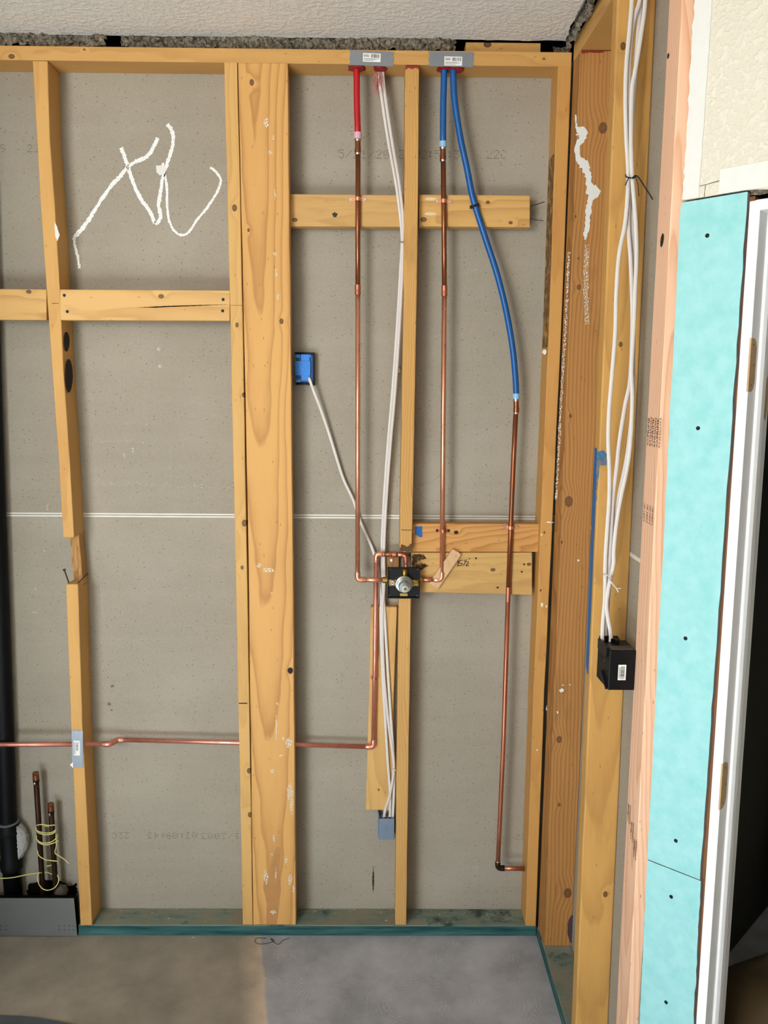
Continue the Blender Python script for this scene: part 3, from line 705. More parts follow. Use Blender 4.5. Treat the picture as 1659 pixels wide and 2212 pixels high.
def screw(parent, p, nrm, r=0.0042, mat=None, name='screw'):
    p = V(p); nrm = V(nrm).normalized()
    return lathe(name, p-nrm*0.002, p+nrm*0.0012, [(0, r*0.5), (0.5, r), (0.85, r), (0.9, r*0.55), (0.75, r*0.4), (0.75, 0.0001)], mat or M_SCREW, parent, 12)
for x, y in ((139, 638), (145.5, 673), (482, 647), (481, 671.5)): screw(b1, at_y(x, y, 0.0005), (0, -1, 0), 0.0046)
cr = [at_y(x, y, 0.0) for x, y in ((297, 664), (340, 662), (390, 660), (440, 658.5), (495, 658.3), (440, 660), (390, 662), (340, 664.5))]
patch('split', cr, (0, -1, 0), M_DARK, b1, 0.0005, 0.0003)

# blocking behind the pipes
ub1 = blk('blocking', 626, 874.5, 419, 489, 0.03, 0.038, wood('X', '#c8a062', '#a07440', (0.02, 0.09), (0.05, 0.02), 90, 0.35, [K(637, 475, 0.006, .03)], band=0.35, stain=('#5c4a36', 0.3)), 'upper block behind the hot pipe, with a dark smudge', (421, 490))
patch('smudge', [at_y(723+6*math.cos(t)*random.uniform(.6, 1.3), 464+6*math.sin(t)*random.uniform(.6, 1.3), 0.03) for t in [i*math.pi/6 for i in range(12)]], (0, -1, 0), flat('black_smudge', '#33302b', 0.8), ub1, 0.0004, 0.0008)
ub2 = blk('blocking', 905, 1145, 420, 489, 0.03, 0.038, wood('X', '#d0a562', '#a06e34', (0.01, 0.075), (0.03, 0.05), 90, 0.6, [K(1054, 437, 0.005, .03), K(915, 474, 0.007, .03), K(1103, 481, 0.005, .03)], band=0.3), 'upper block behind the blue pipes, its right end hanging free with nails', (422, 491))
for x, y in ((931, 430), (930, 462)):
    patch('pocket_hole', [at_y(x+13*math.cos(t), y+3.5*math.sin(t), 0.03) for t in [i*math.pi/8 for i in range(16)]], (0, -1, 0), flat('pale_bored_wood', '#dcc79f', 0.8), ub2, 0.0005, 0.0003)
for a, b in (((1146, 446), (1176, 436)), ((1146, 473), (1174, 477))):
    MB().tube([at_y(a[0], a[1], 0.049), at_y(b[0], b[1], 0.049)], 0.0016, 8).build('nail', M_NAIL, ub2)
lb1 = blk('blocking', 890.5, 1166, 1131, 1192, 0.03, 0.038, wood('X', '#ca9654', '#9c6028', (0.0, 0.10), (0.012, 0.06), 150, 0.8, [K(985, 1150, 0.006, .03)], band=0.25), 'orange grained block above the wider one, right of the valve', (1132, 1192.5))
screw(lb1, at_y(986, 1150, 0.03), (0, -1, 0), 0.0055)
patch('blue_tape', [at_y(x, y, 0.03) for x, y in ((897, 1137), (912, 1136.5), (912.5, 1160.5), (905, 1160), (896, 1153))], (0, -1, 0), flat('blue_painters_tape', '#1c5a9a', 0.7, var=0.1), lb1, 0.0006, 0.0004)
lb2 = blk('blocking', 889, 1149.5, 1193.5, 1279, 0.031, 0.038, wood('X', '#c8a060', '#9c7440', (0.0, 0.14), (0.02, 0.03), 80, 0.4, [K(1065, 1231, 0.006, .03), K(1143, 1219, 0.005, .03), K(1075, 1269, 0.003, .03)], band=0.4, stain=('#3b2a1a', 0.25)), 'wide block right of the valve with a handwritten measure', (1193.5, 1285.5))
patch('scorch_mark', [at_y(x, y, 0.031) for x, y in ((890, 1196), (915, 1198), (922, 1206), (905, 1212), (925, 1222), (908, 1232), (890, 1240))], (0, -1, 0), m_dry('scorched_patch', '#2c1d12', 0.34, 0.58, 40, '#4a331e'), lb2, 0.0005, 0.002)
wr_ = MB()
for st_ in (((993, 1212), (989, 1215), (990, 1222)), ((1000, 1210), (992, 1211), (992, 1216), (998, 1217), (998, 1221), (991, 1222)), ((1003, 1209), (1003, 1213)), ((1008, 1208), (1001, 1222)), ((1006, 1214), (1011, 1213), (1012, 1216), (1006, 1222), (1013, 1222)), ((1012, 1207), (1016, 1206.5)), ((988, 1209), (990, 1216), (988, 1224))):
    pts = resample([at_y(x, y, 0.031) for x, y in st_], 0.002)
    wr_.put(*ribbon_vf(pts, 0.0024, (0, -1, 0), 0.0006, 0.2))
wr_.build('handwriting', M_BLACKINK, lb2)
for x, y in ((1132, 1219), (1127, 1235), (1075, 1269), (1028, 1206)): screw(lb2, at_y(x, y, 0.031), (0, -1, 0), 0.003)

vb_ = rows_board('upright_block', [(1311, 801, 858), (1500, 797, 851), (1750, 790, 846)], 0.060, 0.0885,
    wood('Z', '#d0a866', '#a07038', (0.01, 0.1), (0.01, 0.03), 80, 0.4, [(at_y(818, 1706, 0.06), 0.0035)], band=0.35, stain=('#6b4a2a', 0.3)))
tag(vb_, 'upright block of wood on the drywall behind the cables below the valve', 'lumber')
vk = rows_board('small_block', [(1195, 828, 862), (1270, 829, 862)], 0.0725, 0.0885, wood('Z', '#b08248', '#765024', (0.01, 0.1), (0.01, 0.03), 100, 0.5, stain=('#3f2a18', 0.6)))
tag(vk, 'small scorched block left of the valve behind the cables', 'lumber')
# tilted shim held behind the cold pipe
c_ = at_y(962, 1229, 0.018); ux = (at_y(984, 1197, 0.018)-at_y(940, 1262, 0.018)).normalized(); uy = V((-ux.z, 0, ux.x))
L, Wd = 0.066, 0.0165
q = [c_+ux*L-uy*(Wd-0.004), c_+ux*(L-0.004)-uy*Wd, c_-ux*L-uy*Wd, c_-ux*L+uy*Wd, c_+ux*(L-0.004)+uy*Wd, c_+ux*L+uy*(Wd-0.004)]
q = [V((p.x, 0.0165, p.z)) for p in q]; qb = [V((p.x, 0.0300, p.z)) for p in q]
sh = add('wood_shim', q+qb, [tuple(range(6)), tuple(range(11, 5, -1))]+[(i, (i+1) % 6, 6+(i+1) % 6, 6+i) for i in range(6)],
    wood('Z', '#d2ac80', '#b08458', (0.0, 0.1), (0.5, 0.0), 90, 0.3, band=0.2), None, bevel=0.0012)
tag(sh, 'pale wood shim set at a slant behind the elbow of the cold pipe', 'shim')

# new stud at the end of the right wall
pkx0 = 0.610
pf = [(pkx0, -0.722, 0.038), (pkx0+0.038, -0.722, 0.038), (pkx0+0.038, -0.636, 0.038), (pkx0, -0.636, 0.038)]
ph = [(pkx0-0.011, -0.700, 2.72), (pkx0+0.026, -0.700, 2.72), (pkx0+0.026, -0.624, 2.72), (pkx0-0.011, -0.624, 2.72)]
def pkX(z): return pkx0-0.011*(z-0.038)/2.682
M_PINK = wood('Z', '#efc4a3', '#d0926b', (0.0, 0.09), (0.03, 0.05), 95, 0.75, [], face='X', ringpow=2.5, band=0.25)
pk = slab('wall_stud', pf, ph, M_PINK, 0.0025)
tag(pk, 'new pinkish stud with black mill stamps beside the turquoise board', 'stud')
def pkY(z, f): # f 0 far edge .. 1 near edge of its stamped face
    t = (z-0.038)/2.682; return (-0.636+0.012*t)*(1-f)+(-0.722+0.022*t)*f
st_ = MB()
def stamp(txt, y_px, f0, size, stretch=1.0):
    z = at_x(1400, y_px, pkx0).z
    vs, fs = text_vf(txt, size, (0, 0, 0), (0, 0, 1), (0, 1, 0))
    vs = [V((pkX(z+v.z*stretch)-0.0007, pkY(z+v.z*stretch, 0)-f0*0.09+v.y, z+v.z*stretch)) for v in vs]
    st_.put(vs, fs)
for k, f0 in ((0, 0.20), (1, 0.52), (2, 0.86)):
    stamp('<>PRIME', 962, f0, 0.0165, 1.0); stamp('STIMSON', 962, f0+0.155, 0.0125, 1.25)
st_.build('mill_stamp', M_STAMP, pk); st_ = MB()
for k, f0 in ((0, 0.20), (1, 0.42), (2, 0.62), (3, 0.80)):
    stamp('S-DRY 001', 1128, f0, 0.012, 0.8)
st_.build('mill_stamp', M_STAMP, pk); st_ = MB()
for k, f0, dy in ((0, 0.25, 0), (1, 0.55, 30), (2, 0.85, 58)):
    stamp('<>PRIME', 1845+dy, f0-0.06, 0.014, 0.85); stamp('STIMSON', 1845+dy, f0+0.08, 0.012, 1.0)
st_.build('mill_stamp', M_STAMP, pk)
for x, y, a, b in ((1430.5, 519, 3.2, 15), (1443.5, 121, 1.8, 6)):
    patch('knot_hole', [at_x(x+a*math.cos(t)+(-b*0.12*math.sin(t)), y+b*math.sin(t), pkX(at_x(x, y, 0.6).z)-0.0002) for t in [i*math.pi/8 for i in range(16)]], (-1, 0, 0), M_BURN, pk, 0.0006, 0.0006)

# ------------------------------------------------------------------ the slanted wall with the doorway
A0 = at_y(1397.4, 1760, -0.722); A0.z = 0
UD = V((1, -1, 0)).normalized(); NI = V((1, 1, 0)).normalized(); NO = -NI
def dg(u, n, z): return A0+UD*u+NI*n+V((0, 0, z))
def dpx(x, y, n=0.0):
    p = at_n(x, y, A0+NI*n, NI); return ((p-A0).dot(UD), p.z)
def dslab(name, poly, n0, n1, mat, parent=None, bevel=0.0):
    """board lying in the slanted wall: poly of (u, z), from depth n0 to n1"""
    k = len(poly); vs = [dg(u, n0, z) for u, z in poly]+[dg(u, n1, z) for u, z in poly]
    return add(name, vs, [tuple(range(k)), tuple(range(2*k-1, k-1, -1))]+[(i, (i+1) % k, k+(i+1) % k, k+i) for i in range(k)], mat, parent, bevel=bevel)
def rough_line(a, b, n, amp):
    out = []
    for i in range(n+1):
        t = i/n; out.append((a[0]+(b[0]-a[0])*t+random.uniform(-amp, amp), a[1]+(b[1]-a[1])*t+random.uniform(-amp, amp)*.4))
    return out
def m_green():
    t = NT('turquoise_board_paper', 0.8, 0, 0.25)
    n = t.noise(t.oc(), 26.0, 4.0, 0.6); f = t.noise(t.oc(), 300.0, 2.0, 0.6)
    c = t.mix(t.remap(n, 0.38, 0.72), rgb('#9cd2d3'), rgb('#82c6c4')); c = t.mix(t.math('MULTIPLY', f, 0.25), c, rgb('#a8d4d2'))
    return t.col(c)
M_GREEN = m_green(); M_CORE = flat('grey_board_edge', '#8f8888', 0.9, var=0.15, scale=90)
TL, TR = dpx(1470.6, 438), dpx(1615, 414); SL, SR_ = dpx(1398.5, 1857), dpx(1512, 1901.5)
BL, BR = dpx(1381, 2212), dpx(1498, 2212)
BL = (BL[0]+(BL[0]-SL[0])*0.8, 0.02); BR = (BR[0]+(BR[0]-SR_[0])*0.8, 0.02)
def green(name, quad, label, screws):
    r = empty(name, dg(quad[0][0], 0, quad[0][1])); tag(r, label, 'drywall')
    (bl, br, tr, tl) = quad
    poly = rough_line(bl, br, 6, 0.0)[:-1]+rough_line(br, tr, 40, 0.0012)[:-1]+rough_line(tr, tl, 8, 0.0003)[:-1]+rough_line(tl, bl, 40, 0.0008)[:-1]
    dslab('core', poly, 0.0007, 0.0127, M_CORE, r); dslab('face_paper', poly, 0.0, 0.0006, M_GREEN, r)
    for x, y in screws:
        u, z = dpx(x, y); screw(r, dg(u, -0.0003, z), NO, 0.0043)
    return r
g = 0.0012
green('turquoise_drywall', ((SL[0], SL[1]+g), (SR_[0], SR_[1]+g), TR, TL), 'tall turquoise drywall panel beside the white door jamb', ((1528, 509), (1508, 925), (1481, 1379), (1460, 1816)))
green('turquoise_drywall', (BL, BR, (SR_[0]+0.002, SR_[1]-g), (SL[0], SL[1]-g)), 'short turquoise drywall panel at the floor under the tall one', ((1450, 1937), (1439, 2165)))

# cream wall above the door
w0 = dpx(1493, 0); w1 = dpx(1476, 360); ZU = 2.86
uL0 = w0[0]+0.004; DZ = 2.205; UJ0 = dpx(1621, 430)[0]
HZ = TL[1]+0.004
wd = empty('wall_slanted', dg(0.3, 0, HZ)); struct(wd, 'cream textured wall above the doorway, on the slant at the right', 'wall')
poly = [(-0.004, HZ), (0.118, HZ+0.001), (0.135, HZ), (0.165, HZ-0.004), (1.15, HZ-0.004), (1.15, ZU)]+rough_line((-0.006, ZU), (-0.004, HZ+0.01), 40, 0.0035)[:-1]
dslab('painted_sheet', poly, 0.001, 0.0127, M_CREAM, wd)
ml = dpx(1520, 60)[0]
left = rough_line((-0.008, ZU), (-0.005, HZ+0.001), 60, 0.0022); right = rough_line((0.028, HZ+0.001), (0.031, ZU), 40, 0.0008)
dslab('compound_edge', left+right, -0.0012, 0.0010, M_MUD, wd)
pa, pb = dpx(1557, 366), dpx(1659, 343); pc, pd = dpx(1659, 402), dpx(1556, 418)
dslab('compound_patch', [(pa[0], pa[1]), (pb[0]+0.6, pb[1]+0.0), (pb[0]+0.6, HZ-0.002), (pa[0]-0.001, HZ+0.001)], -0.001, 0.001, M_MUD, wd)
def dline(name, px, wdt, mat):
    pts = resample([dg(dpx(x, y)[0], 0.001, dpx(x, y)[1]) for x, y in px], 0.004); vs, fs = ribbon_vf(pts, wdt, NO, 0.0006, 0.3); add(name, vs, fs, mat, wd)
dline('crack', ((1497, 404), (1510, 402), (1524, 399), (1538, 395), (1555, 390)), 0.0011, M_BLACKINK)
dline('crack', ((1524, 399), (1522, 412), (1521, 425)), 0.0011, M_BLACKINK)
crm = [(0.125+0.035*i/12, HZ-0.004-0.012*abs(math.sin(i*1.3))*random.random()) for i in range(13)]
lu = lumps('broken_gypsum', dg(0.126, 0.006, HZ-0.010), UD*0.9, V((0, 0, 0.012)), 160, 6, 0.004, NO, 3.0, wd, 60.0)

# framing behind the gap, the jamb, the dark room
tr_ = dslab('trimmer_stud', [(0.045, 0.0), (BR[0]+0.010, 0.0), (TR[0]+0.010, HZ-0.01), (0.045, HZ-0.01)], 0.0135, 0.1, wood('Z', '#84552e', '#58361e', (0.0, 0.1), (0.0, 0.02), 120, 0.5))
tag(tr_, 'brown trimmer stud hidden in the slot between turquoise panel and white jamb', 'stud')
ja, jb = dpx(1620, 440)[0], dpx(1504, 2212)[0]; zja, zjb = dpx(1620, 440)[1], dpx(1504, 2212)[1]
def ju(z): return ja+(jb-ja)*(z-zja)/(zjb-zja)
JW = 0.0205
dj = empty('door_1', dg(ju(0), 0, 0)); struct(dj, 'white painted door frame with hinge mortises and no door', 'door')
prof = [(0, 0.0), (JW, 0.0), (JW, 0.040), (JW+0.005, 0.043), (JW+0.009, 0.052), (JW+0.009, 0.070), (JW+0.004, 0.076), (JW, 0.080), (JW, 0.116), (0, 0.116)]
JT = zja+0.004
vs = [dg(ju(0)+u, n-0.002, 0.0) for u, n in prof]+[dg(ju(JT)+u, n-0.002, JT) for u, n in prof]; k = len(prof)
add('side_jamb', vs, [tuple(range(k)), tuple(range(k, 2*k))]+[(i, (i+1) % k, k+(i+1) % k, k+i) for i in range(k)], M_WHITE, dj, bevel=0.0012)
hp = [(ju(JT)-0.0, JT+0.0006), (1.05, JT+0.0006), (1.05, JT-0.0185), (ju(JT)+0.012, JT-0.0185), (ju(JT)+0.012, JT)]
hz0, hz1 = JT-0.019, JT+0.001
vs = []; 
dslab('head_jamb', [(ju(JT)+0.011, hz0), (1.05, hz0), (1.05, hz1), (ju(JT)+0.011, hz1)], -0.0026, 0.116, M_WHITE, dj, 0.001)
M_TAN = flat('bare_mortise_wood', '#b89a72', 0.8, var=0.2, scale=60)
def mortise(y0, y1):
    z0, z1 = dpx(1600, y1)[1], dpx(1600, y0)[1]
    pts = []; d = 0.030; n0 = -0.0024
    zz = [(n0, z0), (n0+d*0.55, z0), (n0+d*0.85, z0+0.006), (n0+d, z0+0.018), (n0+d, z1-0.018), (n0+d*0.85, z1-0.006), (n0+d*0.55, z1), (n0, z1)]
    vs = [dg(ju(z)+JW+0.0006, n, z) for n, z in zz]+[dg(ju(z)+JW-0.003, n, z) for n, z in zz]; k = len(zz)
    o = add('hinge_mortise', vs, [tuple(range(k)), tuple(range(2*k-1, k-1, -1))]+[(i, (i+1) % k, k+(i+1) % k, k+i) for i in range(k)], M_TAN, dj)
    for f, nn_ in ((0.12, 0.010), (0.5, 0.018), (0.88, 0.010)):
        z = z0+(z1-z0)*f; p = dg(ju(z)+JW+0.0006, nn_, z)
        MB().tube([p-UD*0.001, p+UD*0.0003], 0.0016, 8).build('screw_hole', M_DARK, o)
mortise(731, 846); mortise(1662, 1766)
bp = []
for t in [i*math.pi/10 for i in range(20)]: bp.append((0.100+0.009*math.cos(t), dpx(1648, 862)[1]+0.045*math.sin(t)))
vs = [dg(ju(z)+JW+0.0008, n-0.002, z) for n, z in bp]
o = add('bare_patch', vs+[v-UD*0.0012 for v in vs], [tuple(range(20)), tuple(range(39, 19, -1))]+[(i, (i+1) % 20, 20+(i+1) % 20, 20+i) for i in range(20)], M_TAN, dj)

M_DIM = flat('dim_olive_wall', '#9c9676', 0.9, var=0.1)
M_DIM2 = flat('dark_room_wall', '#2b2a25', 0.95, var=0.2)  # near-black wall colour stands in for the unlit room's darkness
def dbox(name, u0, u1, n0, n1, z0, z1, mat, parent, bevel=0.0):
    return dslab(name, [(u0, z0), (u1, z0), (u1, z1), (u0, z1)], n0, n1, mat, parent, bevel)
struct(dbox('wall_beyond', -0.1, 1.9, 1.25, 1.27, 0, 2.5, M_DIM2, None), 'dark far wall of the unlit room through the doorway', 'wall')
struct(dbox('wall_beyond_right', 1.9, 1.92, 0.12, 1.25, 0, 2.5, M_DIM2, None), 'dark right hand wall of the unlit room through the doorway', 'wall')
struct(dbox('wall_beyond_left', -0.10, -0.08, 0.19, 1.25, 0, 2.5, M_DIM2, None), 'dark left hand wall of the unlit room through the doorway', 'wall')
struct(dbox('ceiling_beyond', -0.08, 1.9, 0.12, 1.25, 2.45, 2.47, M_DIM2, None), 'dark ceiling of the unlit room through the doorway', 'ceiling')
struct(dbox('wall_doorway', 1.05, 1.95, 0.0, 0.12, 0, 2.86, M_CREAM, None), 'cream wall on the far side of the doorway', 'wall')
zl = dpx(1640, 1243, 1.05)[1]
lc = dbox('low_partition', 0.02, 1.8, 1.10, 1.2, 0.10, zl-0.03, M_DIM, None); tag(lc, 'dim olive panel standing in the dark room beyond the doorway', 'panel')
sf = dbox('shelf_board', 0.02, 1.8, 1.02, 1.15, dpx(1640, 1220, 1.02)[1]-0.012, dpx(1640, 1220, 1.02)[1], flat('pale_shelf_edge', '#8f816a', 0.8), None); tag(sf, 'pale board edge of a shelf in the dark room beyond the doorway', 'shelf')  # shelf edge in its own pale colour
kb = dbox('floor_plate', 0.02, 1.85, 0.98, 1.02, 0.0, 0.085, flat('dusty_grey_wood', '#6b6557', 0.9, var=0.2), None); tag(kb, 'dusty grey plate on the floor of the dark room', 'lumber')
# bundle on the floor beyond
vs = []; fs = []
nu, nv = 40, 24
c0 = at_z(1668, 2190, 0.10)+V((0.0, 0.0, -0.10))+UD*0.09
for j in range(nv+1):
    for i in range(nu):
        a = 2*math.pi*i/nu; t = j/nv
        r = 0.24*math.sin(min(1, 1.25*t+0.02)*math.pi/2) if j else 0.0
        hgt = 0.25*(1-t**2.2)
        p = c0+V((math.cos(a)*r*1.1, math.sin(a)*r*0.9, hgt)); d = noise.noise(p*7)*0.03
        vs.append(p+V((d, d*.5, max(d, -hgt))))
for j in range(nv):
    for i in range(nu): fs.append((j*nu+i, j*nu+(i+1) % nu, (j+1)*nu+(i+1) % nu, (j+1)*nu+i))
o = add('insulation_batt', vs, fs, flat('brown_kraft_paper', '#55452b', 0.8, var=0.25, scale=9, bump=0.4, bscale=25), smooth=True); tag(o, 'brown crumpled batt lying on the floor of the dark room at the bottom right', 'insulation')

# ------------------------------------------------------------------ marks on the drywall
sc_ = MB()
def S(pts, wdt, step=0.0045, jit=0.28):
    p = resample(curve([at_y(x, y, YB) for x, y in pts], 8), step); sc_.put(*ribbon_vf(p, [wdt*random.uniform(.85, 1.15) for _ in p], (0, -1, 0), 0.0009, jit))
S([(172, 580), (168, 555), (162, 530), (160, 513)], 0.008); S([(160, 513), (185, 485), (212, 442), (240, 402), (258, 383), (274, 364), (292, 350), (313, 341), (326, 328), (334, 313), (341, 298)], 0.0105)
S([(262, 319), (268, 335), (274, 353), (282, 378), (290, 400), (305, 431), (318, 448), (327, 463), (334, 482)], 0.011)
S([(334, 482), (342, 480), (347, 465), (343, 445), (347, 415), (354, 375), (364, 345), (373, 315), (374, 292), (369, 278), (361, 269)], 0.0105)
S([(352, 352), (357, 380), (361, 410), (361, 440), (365, 475), (378, 500), (395, 508), (411, 498), (424, 477), (443, 455), (462, 427), (474, 404), (477, 388), (470, 376), (461, 366), (454, 362)], 0.0070)
sc_.build('paint_scribble', M_DRY, wall)
patch('compound_dab', [at_y(x, y, YB) for x, y in ((337, 358), (350, 357), (358, 361), (357, 375), (345, 379), (338, 372))], (0, -1, 0), M_MUD, wall, 0.001, 0.0006)
fm = MB()
for (x0, x1, y, hh) in ((205, 365, 1047, 9), (365, 500, 1052, 6), (200, 330, 955, 4), (265, 320, 917, 4), (20, 130, 1047, 5), (1000, 1060, 935, 10), (1010, 1080, 585, 5)):
    p = resample([at_y(x0, y, YB), at_y((x0+x1)/2, y-2, YB), at_y(x1, y+2, YB)], 0.01); fm.put(*ribbon_vf(p, hh*0.0016, (0, -1, 0), 0.0005, 0.5))
for (x, y0, y1, ww) in ((228, 535, 610, 3), (408, 470, 570, 3), (433, 250, 270, 3), (350, 380, 570, 3), (367, 950, 1045, 4), (420, 1030, 1048, 6), (47, 240, 300, 3), (168, 275, 300, 4), (1027, 1870, 1905, 12), (1056, 180, 200, 5), (820, 310, 410, 2)):
    p = resample([at_y(x, y0, YB), at_y(x+1, y1, YB)], 0.01); fm.put(*ribbon_vf(p, ww*0.0014, (0, -1, 0), 0.0005, 0.5))
fm.build('faint_smears', M_FAINT, wall)
wm = MB()
for (x, y, a, b, tl) in ((268, 985, 3, 9, .6), (287, 973, 2.5, 10, -.3), (103, 1096, 3, 9, .2), (75, 1323, 6, 3, -.4), (95, 1189, 4, 2, 0), (96, 1371, 3, 2, 0), (77, 1272, 2, 4, 0)):
    wm.put([at_y(x+a*math.cos(t)*random.uniform(.6, 1)+tl*b*math.sin(t)*.3, y+b*math.sin(t)*random.uniform(.6, 1), YB)+V((0, -0.0007, 0)) for t in [i*math.pi/6 for i in range(12)]], [tuple(range(12))])
wm.build('white_flecks', M_BRUSH, wall)
for x, y in ((343, 754), (346, 791)): # torn fastener dimples
    c0 = at_y(x, y, YB); o = lathe('screw_dimple', c0+V((0, 0.0005, 0)), c0+V((0, -0.0018, 0)), [(0, 0.0052), (0.6, 0.0045), (1.0, 0.0032), (0.5, 0.0020), (0.5, 0.0001)], M_EDGE, wall, 14)
    MB().tube([c0+V((0.0006, -0.0012, 0)), c0+V((0.0006, -0.0008, 0))], 0.0018, 10).build('dark_centre', M_INK, o)
ink = MB()
def D(s, x0, y0, x1, hpx, flip=False):
    a = at_y(x0, y0, YB); b = at_y(x1, y0, YB); h = hpx/725.0
    adv = (b-a).length/len(s)/6.3*6.0
    vs, fs = dots_vf(s, 1.0, (0, 0, 0), (1, 0, 0), (0, 0, 1), (0, -1, 0))
    sx = (b-a).length/(len(s)*6.3/6.0)
    for v in vs:
        if flip: q_ = V((b.x-v.x*sx, YB-0.0005, a.z-v.z*h))
        else: q_ = V((a.x+v.x*sx, YB-0.0005, a.z+v.z*h))
        ink.v.append(q_)
    k = len(ink.v)-len(vs); ink.f += [tuple(i+k for i in f) for f in fs]
D('5/21/2003', 732, 341, 878, 16); D('02:50:39', 898, 342, 1010, 16); D('22C', 1052, 342, 1098, 16)
D('9', 2, 328, 17, 14); D('22C', 60, 328, 104, 14)
D('22C', 238, 1799, 278, 14, True); D('03:09:43', 314, 1799, 424, 14, True); D('5/21/2003', 430, 1800, 560, 14, True); D('22', 1112, 1803, 1134, 13, True)
ink.build('date_stamp', m_dry('faded_stamp_ink', '#5f5644', 0.28, 0.42, 300, '#50483a'), wall)
pc_ = resample([at_y(938+44*math.cos(t), 1029+54*math.sin(t), YB) for t in [i*math.pi/24-1.9 for i in range(45)]], 0.006)
o = MB(); o.put(*ribbon_vf(pc_, 0.0006, (0, -1, 0), 0.0005, 0.2)); o.put(*ribbon_vf(resample([at_y(x, y, YB) for x, y in ((895, 1052), (915, 1045), (935, 1040), (955, 1022))], 0.006), 0.0005, (0, -1, 0), 0.0005, 0.2)); o.build('pencil_circle', M_INK, wall)
patch('black_mark', [at_y(x, y, YB) for x, y in ((806, 1871), (808, 1890), (808, 1912), (806, 1930), (804, 1905), (805, 1885))], (0, -1, 0), M_BLACKINK, wall, 0.0005, 0.0008)
for (x, y, r) in ((243, 1482, 4), (236, 1521, 5), (241, 1534, 3), (233, 1463, 2)):
    patch('dark_spot', [at_y(x+r*math.cos(t)*random.uniform(.6, 1.2), y+r*math.sin(t)*random.uniform(.5, 1), YB) for t in [i*math.pi/5 for i in range(10)]], (0, -1, 0), M_INK, wall, 0.0004, 0.0006)

# ------------------------------------------------------------------ steel nail plates
def nail_plate(name, px, Y, label, lab_px, seed, tilt=0.0, up=False):
    r_ = random.Random(seed); (x0, y0, x1, y1) = px
    a = at_y(x0, y0, Y); b = at_y(x1, y1, Y); xa, xb, zb, za = a.x, b.x, b.z, a.z
    pts = []; cxm, czm = (xa+xb)/2, (za+zb)/2
    if not up:
        for (x, s) in ((xa, 1), (xb, -1)):
            zs = [zb+(za-zb)*i/8 for i in range(9)]
            if s == -1: e2 = [(x-(0.004 if i in (2, 6) else 0), z) for i, z in enumerate(zs)]; pts += e2
            else: e1 = [(x+(0.004 if i in (2, 6) else 0), z) for i, z in reversed(list(enumerate(zs)))]
        poly = [(xa, zb)]+[p for p in pts]+e1
        poly = e2 + e1
    else:
        xs = [xa+(xb-xa)*i/8 for i in range(9)]
        poly = [(x, zb+(0.003 if i in (2, 6) else 0)) for i, x in enumerate(xs)]+[(x, za-(0.003 if i in (2, 6) else 0)) for i, x in reversed(list(enumerate(xs)))]
    rot = lambda x, z: (cxm+(x-cxm)*math.cos(tilt)-(z-czm)*math.sin(tilt), czm+(x-cxm)*math.sin(tilt)+(z-czm)*math.cos(tilt))
    poly = [rot(*p) for p in poly]; k = len(poly)
    vs = [(x, Y-0.0016, z) for x, z in poly]+[(x, Y-0.0002, z) for x, z in poly]
    o = add(name, vs, [tuple(range(k)), tuple(range(2*k-1, k-1, -1))]+[(i, (i+1) % k, k+(i+1) % k, k+i) for i in range(k)], M_ZINC)
    lx0, ly0, lx1, ly1 = lab_px; la = at_y(lx0, ly0, Y-0.0016); lb_ = at_y(lx1, ly1, Y-0.0016)
    lc_ = V(((la.x+lb_.x)/2, 0, (la.z+lb_.z)/2)); hw, hh = (lb_.x-la.x)/2, (la.z-lb_.z)/2
    def q(dx, dz, y): x, z = lc_.x+dx*math.cos(tilt)-dz*math.sin(tilt), lc_.z+dx*math.sin(tilt)+dz*math.cos(tilt); return V((x, y, z))
    lo = add('label', [q(-hw, -hh, Y-0.0018), q(hw, -hh, Y-0.0018), q(hw, hh, Y-0.0018), q(-hw, hh, Y-0.0018)], [(0, 1, 2, 3)], M_LABEL, o)
    bm_ = MB(); y_ = Y-0.0021
    def rect(x0, x1, z0, z1): bm_.put([q(x0, z0, y_), q(x1, z0, y_), q(x1, z1, y_), q(x0, z1, y_)], [(0, 1, 2, 3)])
    if not up:
        x = -hw*0.1
        while x < hw*0.85: wv = r_.choice((.0005, .0009, .0014)); rect(x, x+wv, hh*0.0, hh*0.8); x += wv+r_.choice((.0006, .001, .0013))
        for zz in (0.62, 0.42, 0.22): rect(-hw*0.9, -hw*r_.uniform(.25, .4), hh*zz-0.0005, hh*zz+0.0005)
        for zz in (-0.25, -0.45, -0.7): rect(-hw*0.9, hw*r_.uniform(.2, .9), hh*zz-0.0004, hh*zz+0.0004)
    else:
        z = -hh*0.35
        while z < hh*0.55: wv = r_.choice((.0005, .0009, .0014)); rect(-hw*0.2, hw*0.5, z, z+wv); z += wv+r_.choice((.0006, .001, .0013))
        for xx in (-0.75, -0.5): rect(hw*xx-0.0005, hw*xx+0.0005, -hh*.85, hh*.8)
        for zz in (0.75, 0.66): rect(-hw*.2, hw*.75, hh*zz-.0004, hh*zz+.0004)
    bm_.build('barcode_print', M_BLACKINK, lo)
    return tag(o, label, 'nail plate')
nail_plate('nail_plate', (755, 110, 850, 143), -0.0005, 'steel nail plate on the top plate above the red pipe', (784, 115, 822, 134), 3, -0.025)
nail_plate('nail_plate', (926, 112, 1023, 145), -0.0005, 'steel nail plate on the top plate above the two blue pipes', (960, 122, 998, 142), 5, -0.01)
pl = nail_plate('nail_plate', (153.5, 1577, 181.5, 1658), -0.0005, 'steel nail plate with a white label on the crooked left stud', (158, 1600, 173.5, 1632), 9, -0.045, True)
patch('bent_label_corner', [at_y(x, y, -0.003) for x, y in ((151, 1652), (158, 1646), (158, 1659))], (0, -1, 0), M_LABEL, pl, 0.0004, 0)

